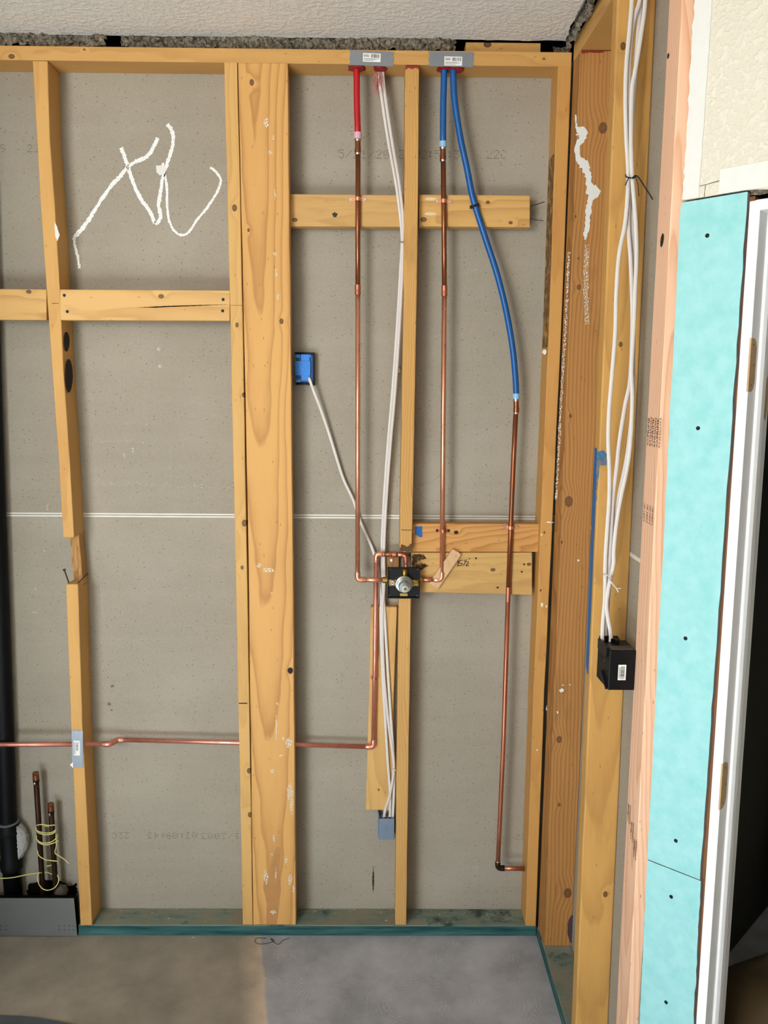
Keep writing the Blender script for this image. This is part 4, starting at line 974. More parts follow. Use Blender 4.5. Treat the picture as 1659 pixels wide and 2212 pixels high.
# ------------------------------------------------------------------ plumbing
RC = 0.0075; RP = 0.0092; YP = 0.022
def fitting_ring(pts_a, pts_b, r): return (pts_a, pts_b, r)
def elbow(name, a, c, b, parent, mat, rad=0.012, r=0.0089):
    a, c, b = V(a), V(c), V(b); arc = arc_corner(a, c, b, rad, 10)
    d1 = (a-c).normalized(); d2 = (b-c).normalized()
    pts = [arc[0]+d1*0.012, arc[0]+d1*0.0105]+arc+[arc[-1]+d2*0.0105, arc[-1]+d2*0.012]
    rs = [r*0.9, r*1.04]+[r]*len(arc)+[r*1.04, r*0.9]
    o = tube(name, pts, rs, mat, parent, 18)
    for p, d in ((pts[0], d1), (pts[-1], d2)): tube('solder_ring', [p-d*0.0012, p+d*0.0015], [r*0.98, r*0.9], M_SOLDER, o, 16)
    return o
def strap(px, py, Y, lab, wide=34, tilt=0, cop=True, hang=None):
    c = at_y(px, py, YP); Yw = Y
    root = empty('pipe_strap', V((c.x, Yw, c.z)))
    mb = MB(); prof = []
    for i in range(13):
        a = math.pi*i/12; prof.append((c.x-math.cos(a)*(RC+0.0014), c.y-math.sin(a)*(RC+0.0014)))
    e = wide/2*0.00132
    prof = [(c.x-e, Yw-0.0012), (c.x-RC-0.0024, Yw-0.0012)]+prof+[(c.x+RC+0.0024, Yw-0.0012), (c.x+e, Yw-0.0012)]
    h = 0.0052
    vs = []; fs = []
    inner = [(x, y+0.0010) if abs(x-c.x) > RC+0.002 else (c.x+(x-c.x)*0.93, c.y+(y-c.y)*0.93) for x, y in prof]
    n_ = len(prof)
    for z in (c.z-h, c.z+h): vs += [(x, y, z) for x, y in prof]+[(x, y, z) for x, y in inner]
    for i in range(n_-1):
        fs += [(i, i+1, 2*n_+i+1, 2*n_+i), (n_+i, 3*n_+i, 3*n_+i+1, n_+i+1), (i, n_+i, n_+i+1, i+1), (2*n_+i, 2*n_+i+1, 3*n_+i+1, 3*n_+i)]
    fs += [(0, 2*n_, 3*n_, n_), (n_-1, 2*n_-1, 4*n_-1, 3*n_-1)]
    add('band', vs, fs, M_CU if cop else M_CUROSE, root)
    for s in (-1, 1): screw(root, (c.x+s*(e-0.0048), Yw-0.0012, c.z), (0, -1, 0), 0.0042, M_SOLDER if cop else M_SCREW)
    return tag(root, lab, 'pipe strap')
def pex_head(root, top_, bot, pexmat, ringmat):
    """grip ring and sweat adapter under a plastic pipe: bot = lower end of the plastic pipe"""
def adapter(root, x, y0, y1, y2, y3, ringmat):
    a, b, c, d = (at_y(x, y, YP) for y in (y0, y1, y2, y3))
    lathe('crimp_ring', a, b, [(0, RP), (0.02, 0.0108), (0.98, 0.0108), (1, RP)], ringmat, root)
    o = lathe('sweat_adapter', b, d, [(0, 0.0092), (0.12, 0.0092), (0.13, 0.0080), (0.55, 0.0080), (0.62, 0.0090), (0.97, 0.0090), (1, 0.0078)], M_CUDARK, root)
    p, q = b.lerp(d, -0.02), b.lerp(d, 0.16); lathe('solder_ring', p, q, [(0, 0.0095), (0.5, 0.0099), (1, 0.0094)], M_SOLDER, o)
    p, q = b.lerp(d, 0.93), b.lerp(d, 1.05); lathe('solder_ring', p, q, [(0, 0.0092), (0.5, 0.0094), (1, 0.0080)], M_SOLDER, o)
def coupling(root, x, y0, y1, mat, x1=None):
    a, b = at_y(x, y0, YP), at_y(x1 or x, y1, YP); lathe('coupling', a, b, [(0, RC), (0.02, 0.0090), (0.3, 0.0088), (0.42, 0.0088), (0.45, 0.0085), (0.55, 0.0085), (0.58, 0.0088), (0.98, 0.0090), (1, RC)], mat, root)
M_PINKRING = flat('pink_pex_ring', '#d7a8b8', 0.5, var=0.05); M_BLUERING = flat('pale_blue_pex_ring', '#8db8d6', 0.5, var=0.05)

VALC = at_y(872.5, 1259, 0.01)
ZH = at_y(800, 1252.5, YP).z   # height of the two supply elbows
hot = empty('hot_water_pipe', at_y(772, 1252, YP)); tag(hot, 'hot water pipe, red plastic above and copper below, ending at the valve', 'pipe')
ptop = at_y(770.3, 146, YP); ptop.z = ZT+0.012
tube('plastic_pipe', curve([ptop, at_y(770.5, 165, YP), at_y(771, 220, YP), at_y(773, 290, YP)], 5), RP, M_REDPEX, hot)
adapter(hot, 773, 286, 300, 318, 333, M_PINKRING)
HC = V((at_y(772.3, 1252, YP).x, YP, ZH)); HE = V((at_y(834, 1252, YP).x, YP, ZH))
tube('upper_copper', [at_y(773.4, 328, YP), at_y(773, 480, YP), at_y(773, 622, YP)], RC, M_CUDARK, hot)
coupling(hot, 772.8, 615, 637, M_CUROSE)
tube('lower_copper', [at_y(772.8, 628, YP), at_y(773, 900, YP), HC+V((0, 0, 0.014))], RC, M_CU, hot)
elbow('elbow', HC+V((0, 0, 0.1)), HC, HE, hot, M_CU)
tube('valve_arm', [HC+V((0.012, 0, 0)), HE], RC, M_CU, hot)
lathe('valve_inlet', HE-V((0.012, 0, 0)), HE+V((0.010, 0, 0)), [(0, 0.0076), (0.1, 0.0098), (0.5, 0.0102), (1, 0.0105)], M_BRASS, hot)

cold = empty('cold_water_pipe', at_y(957, 1252, YP)); tag(cold, 'cold water pipe, straight blue plastic above and copper below, ending at the valve', 'pipe')
ptop = at_y(959, 150, YP); ptop.z = ZT+0.012
tube('plastic_pipe', curve([ptop, at_y(959, 170, YP), at_y(957.5, 230, YP), at_y(957, 310, YP)], 5), RP, M_BLUPEX, cold)
adapter(cold, 957, 305, 318, 334, 348, M_BLUERING)
ZK = at_y(930, 1252.5, YP).z
KC = V((at_y(954.5, 1252, YP).x, YP, ZK)); KE = V((at_y(905, 1253, YP).x, YP, ZK))
tube('upper_copper', [at_y(957.5, 342, YP), at_y(959, 480, YP), at_y(960, 625, YP)], RC, M_CUDARK, cold)
coupling(cold, 960, 617, 640, M_CUROSE)
tube('lower_copper', [at_y(960, 630, YP), at_y(957.5, 900, YP), KC+V((0, 0, 0.014))], RC, M_CU, cold)
elbow('elbow', KC+V((0, 0, 0.1)), KC, KE, cold, M_CU)
tube('valve_arm', [KC-V((0.012, 0, 0)), KE], RC, M_CUROSE, cold)
lathe('valve_inlet', KE+V((0.012, 0, 0)), KE-V((0.006, 0, 0)), [(0, 0.0076), (0.1, 0.0098), (0.5, 0.0102), (1, 0.0105)], M_BRASS, cold)

b2 = empty('branch_water_pipe', at_y(1080, 1875, YP)); tag(b2, 'second blue pipe bending right, then copper down to the right stud near the floor', 'pipe')
ptop = at_y(978.5, 150, YP); ptop.z = ZT+0.012
tube('plastic_pipe', curve([ptop]+[at_y(x, y, YP) for x, y in ((979.5, 175), (983, 225), (995, 300), (1010, 370), (1022, 430), (1047, 510), (1073, 590), (1093, 670), (1107, 750), (1113, 810), (1115.5, 855))], 6), RP, M_BLUPEX, b2)
adapter(b2, 1115, 850, 862, 878, 893, M_BLUERING)
tube('upper_copper', [at_y(x, y, YP) for x, y in ((1114.5, 885), (1109, 1000), (1104, 1120), (1097.5, 1285))], RC, M_CUDARK, b2)
BC = at_y(1074.8, 1875, YP); BE = at_y(1130.5, 1876.5, YP)
tube('lower_copper', [at_y(1097.5, 1285, YP), at_y(1088, 1590, YP), at_y(1079, 1790, YP), BC+(at_y(1079, 1790, YP)-BC).normalized()*0.014], RC*0.98, M_CUROSE, b2)
elbow('elbow', at_y(1079, 1790, YP), BC, BE, b2, M_CUOLD)
tube('stub', [BC+V((0.012, 0, 0)), BE+V((0.004, 0, 0))], RC, M_CUROSE, b2)
lathe('brown_band', at_y(1098.2, 1268, YP), at_y(1097, 1300, YP), [(0, 0.0077), (1, 0.0077)], M_CUROSE, b2)

YR = 0.05
sh_ = empty('tub_spout_pipe', at_y(808, 1612, YR)); tag(sh_, 'copper pipe looping out of the valve top, down, and left through the studs', 'pipe')
R1 = at_y(877, 1236, YR); R2 = at_y(876.5, 1198.5, YR); R3 = at_y(812.8, 1196.5, YR); R4 = at_y(806.5, 1613.5, YR); R5 = at_y(254, 1598, YR); R6 = at_y(237, 1607.5, 0.0225); R7 = at_y(-180, 1608.8, 0.0225)
RV = V((R1.x, 0.03, R1.z))
tube('valve_riser', [RV, V((R2.x, YR-0.004, R2.z-0.012))], RC, M_CUROSE, sh_)
elbow('elbow', RV, R2, R3, sh_, M_CUROSE); tube('short_arm', [R2-V((0.012, 0, 0)), R3+V((0.012, 0, 0))], RC, M_CUDARK, sh_)
lathe('coupling', R2.lerp(R3, 0.32), R2.lerp(R3, 0.60), [(0, RC), (0.04, 0.0090), (0.45, 0.0090), (0.5, 0.0084), (0.55, 0.0090), (0.96, 0.0090), (1, RC)], M_CUROSE, sh_)
elbow('elbow', R2, R3, R4, sh_, M_CU)
tube('drop', [R3+(R4-R3).normalized()*0.014, at_y(810, 1420, YR), R4+(R3-R4).normalized()*0.014], RC, M_CUPINK, sh_)
elbow('elbow', R3, R4, R5, sh_, M_CUPINK)
tube('long_run', [R4+(R5-R4).normalized()*0.014, at_y(520, 1604.5, YR), R5+V((0.012, 0, 0))], RC, M_CUPINK, sh_)
elbow('elbow', R4, R5, R6, sh_, M_CUPINK, 0.007); elbow('elbow', R5, R6, R7, sh_, M_CUPINK, 0.007)
tube('left_run', [R6-V((0.012, 0, 0)), R7], RC, M_CUPINK, sh_)

for (x, y, Y, l, wd_, cp) in ((773.2, 430, 0.03, 'copper strap holding the hot pipe on the upper block', 38, True), (958.5, 434.5, 0.03, 'copper strap holding the straight cold pipe on the upper block', 38, True),
        (957, 1147, 0.03, 'worn strap holding the cold pipe on the orange block', 34, False), (1102.8, 1139.5, 0.03, 'copper strap on the branch pipe at the orange block', 40, True)):
    strap(x, y, Y, l, wd_, cop=cp)
c_ = at_y(808.7, 1465, YR); so = MB(); so.box(c_.x-0.013, c_.x-0.0075, 0.0565, 0.0598, c_.z-0.004, c_.z+0.004); so.box(c_.x+0.0075, c_.x+0.013, 0.0565, 0.0598, c_.z-0.004, c_.z+0.004)
so.tube([c_+V((0, 0, -0.004)), c_+V((0, 0, 0.004))], RC+0.0012, 16); o = so.build('pipe_strap', M_CUROSE); tag(o, 'small strap on the upright copper drop below the valve', 'pipe strap')

# valve
va = empty('shower_valve', VALC); tag(va, 'shower valve in a square black guard, its grey cartridge pointing out', 'valve')
gx0, gz1 = at_y(837.5, 1225.5, -0.004).x, at_y(837.5, 1225.5, -0.004).z; gx1, gz0 = at_y(906.5, 1292.5, -0.004).x, at_y(906.5, 1292.5, -0.004).z
gd = MB(); gd.box(gx0, gx1, -0.002, 0.001, gz0, gz1)
for (a, b, c, d) in ((gx0, gx1, gz0, gz0+0.004), (gx0, gx1, gz1-0.004, gz1), (gx0, gx0+0.004, gz0, gz1), (gx1-0.004, gx1, gz0, gz1)): gd.box(a, b, -0.009, 0.001, c, d)
gd.build('plaster_guard', M_BLKPL, va, bevel=0.001)
CV = at_y(873, 1263, -0.02); cxv, czv = (gx0+gx1)/2+0.001, (gz0+gz1)/2-0.002
bd = MB(); bd.box(cxv-0.048, cxv+0.048, -0.0045, -0.0021, czv-0.008, czv+0.012); bd.box(cxv-0.012, cxv+0.012, -0.004, -0.0021, gz0+0.006, gz0+0.016)
bd.build('brass_bridge', M_BRASS, va, bevel=0.0008)
lathe('brass_body', V((cxv, -0.001, czv)), V((cxv, -0.014, czv)), [(0, 0.027), (0.7, 0.027), (1, 0.023)], M_BRASS, va, 28)
MB().tube([V((cxv+0.001, -0.006, czv+0.018)), V((cxv+0.002, -0.006, gz1-0.004))], 0.0095, 16).build('brass_neck', M_BRASS, va, smooth=True)
ca = lathe('cartridge', V((cxv, -0.012, czv)), V((cxv+0.0005, -0.050, czv-0.001)), [(0, 0.026), (0.12, 0.026), (0.14, 0.0235), (0.30, 0.0235), (0.32, 0.022), (0.5, 0.022), (0.52, 0.019), (0.85, 0.0185), (0.9, 0.0165), (1, 0.0162)], M_CHROME, va, 32)
lathe('stem_cap', V((cxv+0.0005, -0.050, czv-0.001)), V((cxv+0.001, -0.068, czv-0.0015)), [(0, 0.0115), (0.8, 0.0115), (1, 0.0095)], flat('pale_grey_plastic', '#b9c4c0', 0.4), va, 24)
lathe('brass_stem', V((cxv+0.001, -0.068, czv-0.0015)), V((cxv+0.001, -0.078, czv-0.0015)), [(0, 0.0042), (0.8, 0.0042), (1, 0.0032)], M_BRASS, va, 12)
for s in (-1, 1):
    p = V((cxv+s*0.036, -0.0045, czv+0.003)); o = lathe('service_stop', p, p+V((0, -0.007, 0)), [(0, 0.0085), (0.75, 0.0085), (1, 0.0065)], M_SOLDER if s < 0 else M_BRASS, va, 16)
    box('slot', p.x-0.005, p.x+0.005, -0.0121, -0.0113, p.z-0.001, p.z+0.001, M_DARK, o, 0)
for sx in (gx0+0.007, gx1-0.007):
    for sz in (gz0+0.008, gz1-0.006): screw(va, (sx, -0.002, sz), (0, -1, 0), 0.002, M_NAIL)
bk = MB(); bk.tube([V((cxv, 0.001, czv)), V((cxv, 0.03, czv))], 0.022, 20); bk.tube([V((gx0-0.001, YP, ZH)), V((gx1+0.0, YP, ZH))], 0.0105, 14)
bk.build('brass_back', M_BRASS, va, smooth=True)
o = lathe('washer', at_y(847, 1210, 0.072)+V((0, 0.0, 0)), at_y(847, 1210, 0.070), [(0, 0.0055), (0.8, 0.0055), (1, 0.004)], M_SOLDER); tag(o, 'small silver screw head on the scorched block above the valve', 'screw')

# red caulk and fibres at the pipe holes in the top plate
def blob(name, c, rx, ry, rz, mat, label, cat, parent=None, seed=0, amp=0.3):
    vs = []; fs = []; nu, nv = 22, 10
    for j in range(nv+1):
        for i in range(nu):
            a = 2*math.pi*i/nu; b = math.pi*j/nv
            d = V((math.cos(a)*math.sin(b), math.sin(a)*math.sin(b), math.cos(b))); k = 1+amp*noise.noise(d*2.3+V((seed, 0, 0)))+amp*.5*noise.noise(d*6+V((seed, 4, 0)))
            vs.append(V(c)+V((d.x*rx*k, d.y*ry*k, d.z*rz*k)))
    for j in range(nv):
        for i in range(nu): fs.append((j*nu+i, j*nu+(i+1) % nu, (j+1)*nu+(i+1) % nu, (j+1)*nu+i))
    o = add(name, vs, fs, mat, parent, smooth=True)
    if label: tag(o, label, cat)
    return o
for (x, rx, l) in ((771, 0.024, 'red fire caulk round the red pipe under the top plate'), (821, 0.018, 'red fire caulk round the white cables under the top plate'), (958, 0.018, 'red fire caulk round the straight blue pipe under the top plate'), (984, 0.024, 'red fire caulk round the bending blue pipe under the top plate')):
    p = at_y(x, 150, YP); blob('fire_caulk', V((p.x, YP+0.004, ZT-0.002)), rx, 0.024, 0.006, M_CAULK, l, 'caulk', None, x*0.1)
fz = MB()
for i in range(170):
    p = V((at_y(818, 160, 0.03).x+random.uniform(-0.010, 0.012), 0.045+random.uniform(-0.012, 0.016), ZT-0.004)); q = [p]
    ln = random.uniform(0.02, 0.065)
    for k in range(6): p = p+V((random.uniform(-.004, .0035), random.uniform(-.003, .003), -ln/6)); q.append(p)
    fz.put(*tube_vf(q, [0.0007, 0.0009, 0.0010, 0.0009, 0.0008, 0.0006, 0.0004], 4))
t = NT('pink_fibres', 0.9); fzm = t.col(t.mix(t.noise(t.oc(), 60), rgb('#b0625f'), rgb('#d6a79a')))
o = fz.build('fiberglass_tuft', fzm, None, smooth=True); tag(o, 'pink fibreglass tuft hanging beside the white cables under the top plate', 'insulation', None, 'stuff')

# ------------------------------------------------------------------ cables
def cable(name, pts, label, group, mat=M_CABLE, wide=0.0046, thick=0.0024, up=(0, 1, 0), prints=None):
    p = curve([at_y(x, y, Y) for x, y, Y in pts], 7)
    vs, fs = tube_vf(p, wide, 10, thick, up); o = add(name, vs, fs, mat, None, smooth=True)
    return tag(o, label, 'cable', group)
GC = 'white cables in the centre bay'
ca_ = cable('electrical_cable', [(818, 150, .035), (823, 200, .036), (838, 300, .04), (855, 395, .026), (865, 470, .026), (868.5, 520, .04), (866, 570, .045), (857, 720, .05), (847.5, 850, .055), (838, 960, .06), (829, 1090, .066), (825, 1190, .0665), (827, 1260, .0665), (831, 1330, .056), (838, 1450, .053), (845, 1560, .053), (851, 1650, .055), (851, 1700, .057), (849.5, 1745, .061), (848, 1772, .066)], 'white cable from the top plate, right one of the pair, ending at the grey box', GC)
cb_ = cable('electrical_cable', [(826, 150, .035), (831, 200, .036), (846, 300, .034), (862, 395, .02), (870.5, 470, .021), (871.5, 520, .034), (870, 570, .04), (862, 720, .044), (853, 850, .049), (843.5, 960, .055), (834, 1090, .061), (829.5, 1190, .0615), (830, 1260, .062), (826, 1330, .054), (829, 1450, .053), (839, 1560, .053), (850.5, 1650, .050), (844, 1710, .052), (832, 1750, .058), (829, 1772, .066)], 'white cable from the top plate, crossing left to enter the grey box', GC, M_CABLE_B)
cc_ = cable('electrical_cable', [(666, 812, .060), (671, 826, .054), (680, 851, .056), (695, 890, .064), (715, 950, .07), (740, 1030, .074), (763, 1080, .076), (774, 1115, .077), (790, 1153, .077), (806, 1190, .074), (816, 1230, .068), (823, 1290, .062), (822.5, 1340, .054), (826, 1450, .053), (832.5, 1560, .053), (838, 1650, .053), (842.5, 1710, .055), (842.5, 1750, .06), (842, 1772, .066)], 'white cable slanting down from the blue box, then down to the grey box', GC)
o = MB(); c0 = at_y(869.5, 524, .035); o.box(c0.x-0.009, c0.x+0.008, 0.025, 0.0262, c0.z-0.0012, c0.z+0.0012); o = o.build('cable_staple', M_NAIL); tag(o, 'small staple tying the white cables to the centre stud, high up', 'staple')
o = MB(); c0 = at_y(851, 1663, .045); o.box(c0.x-0.008, c0.x+0.006, 0.043, 0.0448, c0.z-0.002, c0.z+0.002); o = o.build('cable_staple', flat('pale_staple', '#c9c2b8', 0.5)); tag(o, 'pale staple on the white cables just above the grey box', 'staple')
c0 = at_y(862, 800, .07); o = blob('wood_plug', V((c0.x, 0.076, c0.z)), 0.0055, 0.0055, 0.0085, flat('pale_plug', '#c9b998', 0.6), 'pale plug of wood beside the centre stud behind the cables', 'plug')

GR = 'white cables of the right wall'
def rc(pts, label, d, mat): 
    yy = lambda y: -0.478-d-0.075*min(1, max(0, (y)/1400))
    return cable('electrical_cable', [(x, y, yy(y)) for x, y in pts], label, GR, mat, 0.0050, 0.0027)
rc([(1366, -60), (1365, 0), (1360, 66), (1353, 140), (1351, 220), (1353, 300), (1357, 385), (1351, 477), (1337, 553), (1331, 640), (1329, 720), (1320, 833), (1315.5, 890), (1314, 953), (1316.5, 1015), (1316, 1076), (1312, 1137), (1307.5, 1210), (1307, 1265), (1306, 1301), (1302, 1347), (1301, 1384), (1302, 1404)], 'leftmost white cable of the right bundle, bowing out to the left', 0.012, M_CABLE)
rc([(1388, -60), (1382, 0), (1372, 33), (1365, 66), (1359, 133), (1358, 199), (1358, 300), (1361, 385), (1357, 477), (1361.7, 553), (1365, 630), (1366, 707), (1361, 820), (1350, 877), (1338, 953), (1331.5, 1015), (1324, 1076), (1319, 1168), (1315, 1240), (1312, 1280), (1309, 1325), (1306.5, 1372), (1308, 1406)], 'white cable of the right bundle dusted with blue paint at mid height', 0.004, M_CABLE_B)
rc([(1396, -60), (1394, 0), (1391, 33), (1384, 80), (1378, 119), (1371, 159), (1365, 199), (1363, 300), (1366, 385), (1373, 477), (1375, 553), (1372, 630), (1369, 707), (1364, 799), (1366, 861), (1362, 953), (1354, 1015), (1341, 1076), (1331, 1137), (1326, 1190), (1325, 1220), (1316, 1262), (1310, 1303), (1313.5, 1338), (1319.5, 1372), (1317, 1407)], 'rightmost white cable of the right bundle, printed along its side', 0.020, M_CABLE)
rc([(1386, -60), (1384, 0), (1381, 40), (1378, 80), (1374, 133), (1371, 180), (1366, 260), (1364, 385), (1366, 477), (1368.5, 600), (1368, 720), (1366.5, 861), (1359, 953), (1349, 1015), (1333, 1090), (1323, 1150), (1319, 1220), (1316, 1270), (1312, 1320), (1312, 1372), (1312.5, 1406)], 'white cable at the back of the right bundle behind the others', -0.006, M_CABLE_B)
# ties
def yR(y): return -0.478-0.075*y/1400
p = lambda x, y, d=0.02: at_y(x, y, yR(y)-d)
o = MB()
o.tube(curve([p(1351, 377, .0), p(1353, 382, .022), p(1362, 384, .030), p(1370, 384, .03), p(1375, 380, .018), p(1368, 379, .002), p(1356, 378, -.004)], 5), 0.0014, 6)
o.tube(curve([p(1366, 384, .032), p(1372, 380, .032), p(1378, 382, .032), p(1388, 396, .03), p(1398, 412, .028), p(1410, 431, .024)], 5), 0.0014, 6)
o.tube(curve([p(1362, 383, .032), p(1356, 388, .03), p(1351, 401, .026)], 4), 0.0014, 6); o.tube(curve([p(1374, 384, .03), p(1378, 400, .024), p(1380, 424, .02)], 4), 0.0009, 6)
o = o.build('wire_tie', M_SCREW, None, smooth=True); tag(o, 'black wire tie twisted round the right bundle of white cables', 'tie')
o = MB()
o.tube(curve([p(1303, 1241, .014), p(1312, 1243, .030), p(1321, 1246, .03), p(1323, 1240, .012), p(1312, 1238, .0)], 5), 0.0016, 6)
o.tube(curve([p(1314, 1248, .032), p(1318, 1256, .032), p(1324, 1262, .03), p(1331, 1270, .028), p(1341, 1271, .026)], 5), 0.0016, 6)
o.tube(curve([p(1315, 1252, .032), p(1322, 1259, .034), p(1330, 1269, .028), p(1336, 1279, .026)], 5), 0.0016, 6)
o = o.build('wire_tie', M_CABLE, None, smooth=True); tag(o, 'white twist tie round the right bundle above the black box', 'tie')
# black tie round the bending blue pipe
o = MB(); c0 = at_y(1024, 446, YP); d = (at_y(1047, 510, YP)-at_y(1010, 370, YP)).normalized(); s_ = V((d.z, 0, -d.x))
ringp = [c0+s_*(math.cos(a)*0.0108)+V((0, math.sin(a)*0.0108, 0))+d*0.0 for a in [i*math.pi/10 for i in range(21)]]
vs = []; fs = []
for q_ in ringp: vs += [q_-d*0.0032, q_+d*0.0032]
for i in range(20): fs.append((2*i, 2*i+1, 2*i+3, 2*i+2))
o.put(vs, fs); e1 = c0+s_*-0.012; o.put(*box_vf(e1.x-0.005, e1.x+0.003, 0.014, 0.028, e1.z-0.005, e1.z+0.004)); e2 = c0+s_*0.011; o.put(*box_vf(e2.x-0.002, e2.x+0.008, 0.012, 0.024, e2.z-0.003, e2.z+0.004))
o = o.build('pipe_clip', M_SCREW); tag(o, 'black clip holding the bending blue pipe on the upper block', 'clip')

# ------------------------------------------------------------------ electrical boxes
# blue old-work box on the drywall beside the flat board
bb = empty('outlet_box', at_y(657, 828, 0.07)); tag(bb, 'blue electrical box set in the drywall beside the wide flat board', 'electrical box')
x0, x1 = at_y(636, 800, 0.058).x, at_y(678, 800, 0.058).x; zb0, zb1 = at_y(657, 828, 0.058).z, at_y(657, 764, 0.058).z
M_BLUDK = flat('dark_blue_plastic', '#0a3a72', 0.45, var=0.15)
box('box_body', x0+0.004, x1-0.002, 0.060, 0.088, zb0+0.003, zb1-0.003, M_BLUDK, bb, 0.002)
xm0, xm1 = at_y(651, 800, .057).x, at_y(672, 800, .057).x; zz0, zz1 = at_y(657, 815, .057).z, at_y(657, 774, .057).z
mb = MB(); mb.box(xm0-0.001, xm1-0.004, 0.0555, 0.0605, zb0+0.008, zb1-0.002); mb.box(x0+0.002, x1-0.010, 0.0550, 0.0605, zz0+0.006, zz1-0.008)
mb.build('back_panel', M_BLUBOX, bb, bevel=0.001)
mb = MB()
for s in (zb0+0.003, zb1-0.012): mb.box(x0+0.004, x0+0.018, 0.0570, 0.062, s, s+0.010); mb.box(x1-0.020, x1-0.008, 0.0570, 0.062, s, s+0.010)
mb.build('cable_clamp', M_BLUBOX, bb, bevel=0.001)
mb = MB(); mb.box(x1-0.004, x1+0.001, 0.062, 0.0885, zb0-0.006, zb1+0.004); mb.box(x0-0.001, x1, 0.083, 0.0888, zb1-0.002, zb1+0.005); mb.box(x0+0.002, x1, 0.066, 0.0888, zb0-0.005, zb0+0.001)
mb.build('flange', M_BLKPL, bb, bevel=0.001)
c0 = at_y(655, 797, .0553); lathe('knockout', c0+V((0, 0.0012, 0)), c0+V((0, -0.0008, 0)), [(0, 0.005), (0.9, 0.005), (1, 0.0042)], M_BLUBOX, bb, 16)
for x in (x0+0.010, x0+0.022, x1-0.014): screw(bb, (x, 0.064, zb0-0.003), (0, -0.6, -0.8), 0.003)

gb = empty('outlet_box', at_y(835, 1815, 0.07)); tag(gb, 'grey electrical box near the floor against the centre stud', 'electrical box')
x0, x1 = at_y(818.5, 1790, 0.05).x, at_y(852, 1790, 0.05).x; z0, z1 = at_y(835, 1814, 0.05).z, at_y(835, 1769, 0.05).z
box('box_body', x0, x1, 0.050, 0.0885, z0, z1, M_GREYPVC, gb, 0.0025)
box('side_flange', x0-0.0035, x0+0.0, 0.060, 0.0885, z0+0.002, z1+0.016, M_GREYPVC, gb, 0.001)
c0 = V(((x0+x1)/2, 0.0502, (z0+z1)/2+0.001)); o = lathe('knockout', c0, c0+V((0, -0.0016, 0)), [(0, 0.0105), (0.6, 0.0105), (0.7, 0.008), (0.4, 0.0065), (0.4, 0.004), (0.9, 0.0032), (0.9, 0.0001)], M_GREYPVC, gb, 24)
mb = MB(); 
for x in (x0+0.006, x0+0.022, x0+0.036): mb.box(x-0.004, x+0.004, 0.052, 0.058, z1-0.003, z1+0.0015)
mb.build('cable_entry', flat('dark_box_opening', '#2e3136', 0.7), gb)

# black two gang box fixed to the new stud
kbx = empty('switch_box', at_y(1335, 1491, -0.60)); tag(kbx, 'large black switch box with a barcode label on the pink stud', 'electrical box')
YF = -0.640; YK = -0.560
fx0, fx1 = at_y(1315.5, 1450, YF).x, pkX(1.2)-0.0004
fz0, fz1 = at_y(1340, 1491, YF).z, at_y(1340, 1405.5, YF).z
mb = MB(); mb.put([(fx0, YF, fz0), (fx1, YF, fz0), (fx1, YF, fz1), (fx0, YF, fz1), (fx0-0.006, YK, fz0+0.004), (fx1, YK, fz0+0.004), (fx1, YK, fz1), (fx0-0.006, YK, fz1)], [(0, 1, 2, 3), (7, 6, 5, 4), (0, 4, 5, 1), (1, 5, 6, 2), (2, 6, 7, 3), (3, 7, 4, 0)])
mb.build('box_body', M_BLKPL, kbx, bevel=0.0015)
for i in range(7):
    z = fz0+0.006+i*0.0045; MB().box(fx0-0.0052-0.0006*i, fx0-0.0005, YF+0.006+0.005*i, YF+0.010+0.005*i, z-0.006, z+0.002).build('rib', M_BLKPL, kbx, bevel=0.0006)
mb = MB()
mb.box(fx0-0.007, fx0, YF+0.01, YK, fz1-0.020, fz1+0.004); mb.box(fx0-0.004, fx1-0.02, YK-0.004, YK+0.002, fz1, fz1+0.010); mb.box(fx0+0.02, fx1-0.02, YK-0.016, YK-0.010, fz1, fz1+0.008); mb.box(fx0+0.028, fx0+0.036, YK-0.03, YK, fz1, fz1+0.009)
mb.build('mounting_lugs', M_BLKPL, kbx, bevel=0.0008)
MB().box(fx0+0.004, fx1-0.003, YF+0.004, YF+0.030, fz1+0.0001, fz1+0.0022).build('top_ledge', flat('greyish_black_plastic', '#4a4845', 0.7), kbx, bevel=0.0008)  # ledge on top in a lighter grey than the box
la, lb_ = at_y(1336, 1436, YF), at_y(1351, 1469, YF)
lo = box('label', la.x, lb_.x, YF-0.0006, YF-0.0001, lb_.z, la.z, M_LABEL, kbx, 0.0)
bm_ = MB(); z = lb_.z+0.003; r_ = random.Random(2)
while z < la.z-0.004: wv = r_.choice((.0006, .001, .0018)); bm_.box(la.x+0.005, lb_.x-0.003, YF-0.0009, YF-0.0006, z, z+wv); z += wv+r_.choice((.0008, .0012))
bm_.box(la.x+0.0022, la.x+0.0034, YF-0.0009, YF-0.0006, lb_.z+0.004, la.z-0.006); bm_.build('barcode_print', M_BLACKINK, lo)
c0 = V((fx0-0.0035, YF+0.030, (fz0+fz1)/2+0.014)); lathe('side_screw', c0+V((0.002, 0, 0)), c0-V((0.0012, 0, 0)), [(0, 0.0035), (0.9, 0.0035), (1, 0.0025)], M_NAIL, kbx, 12)

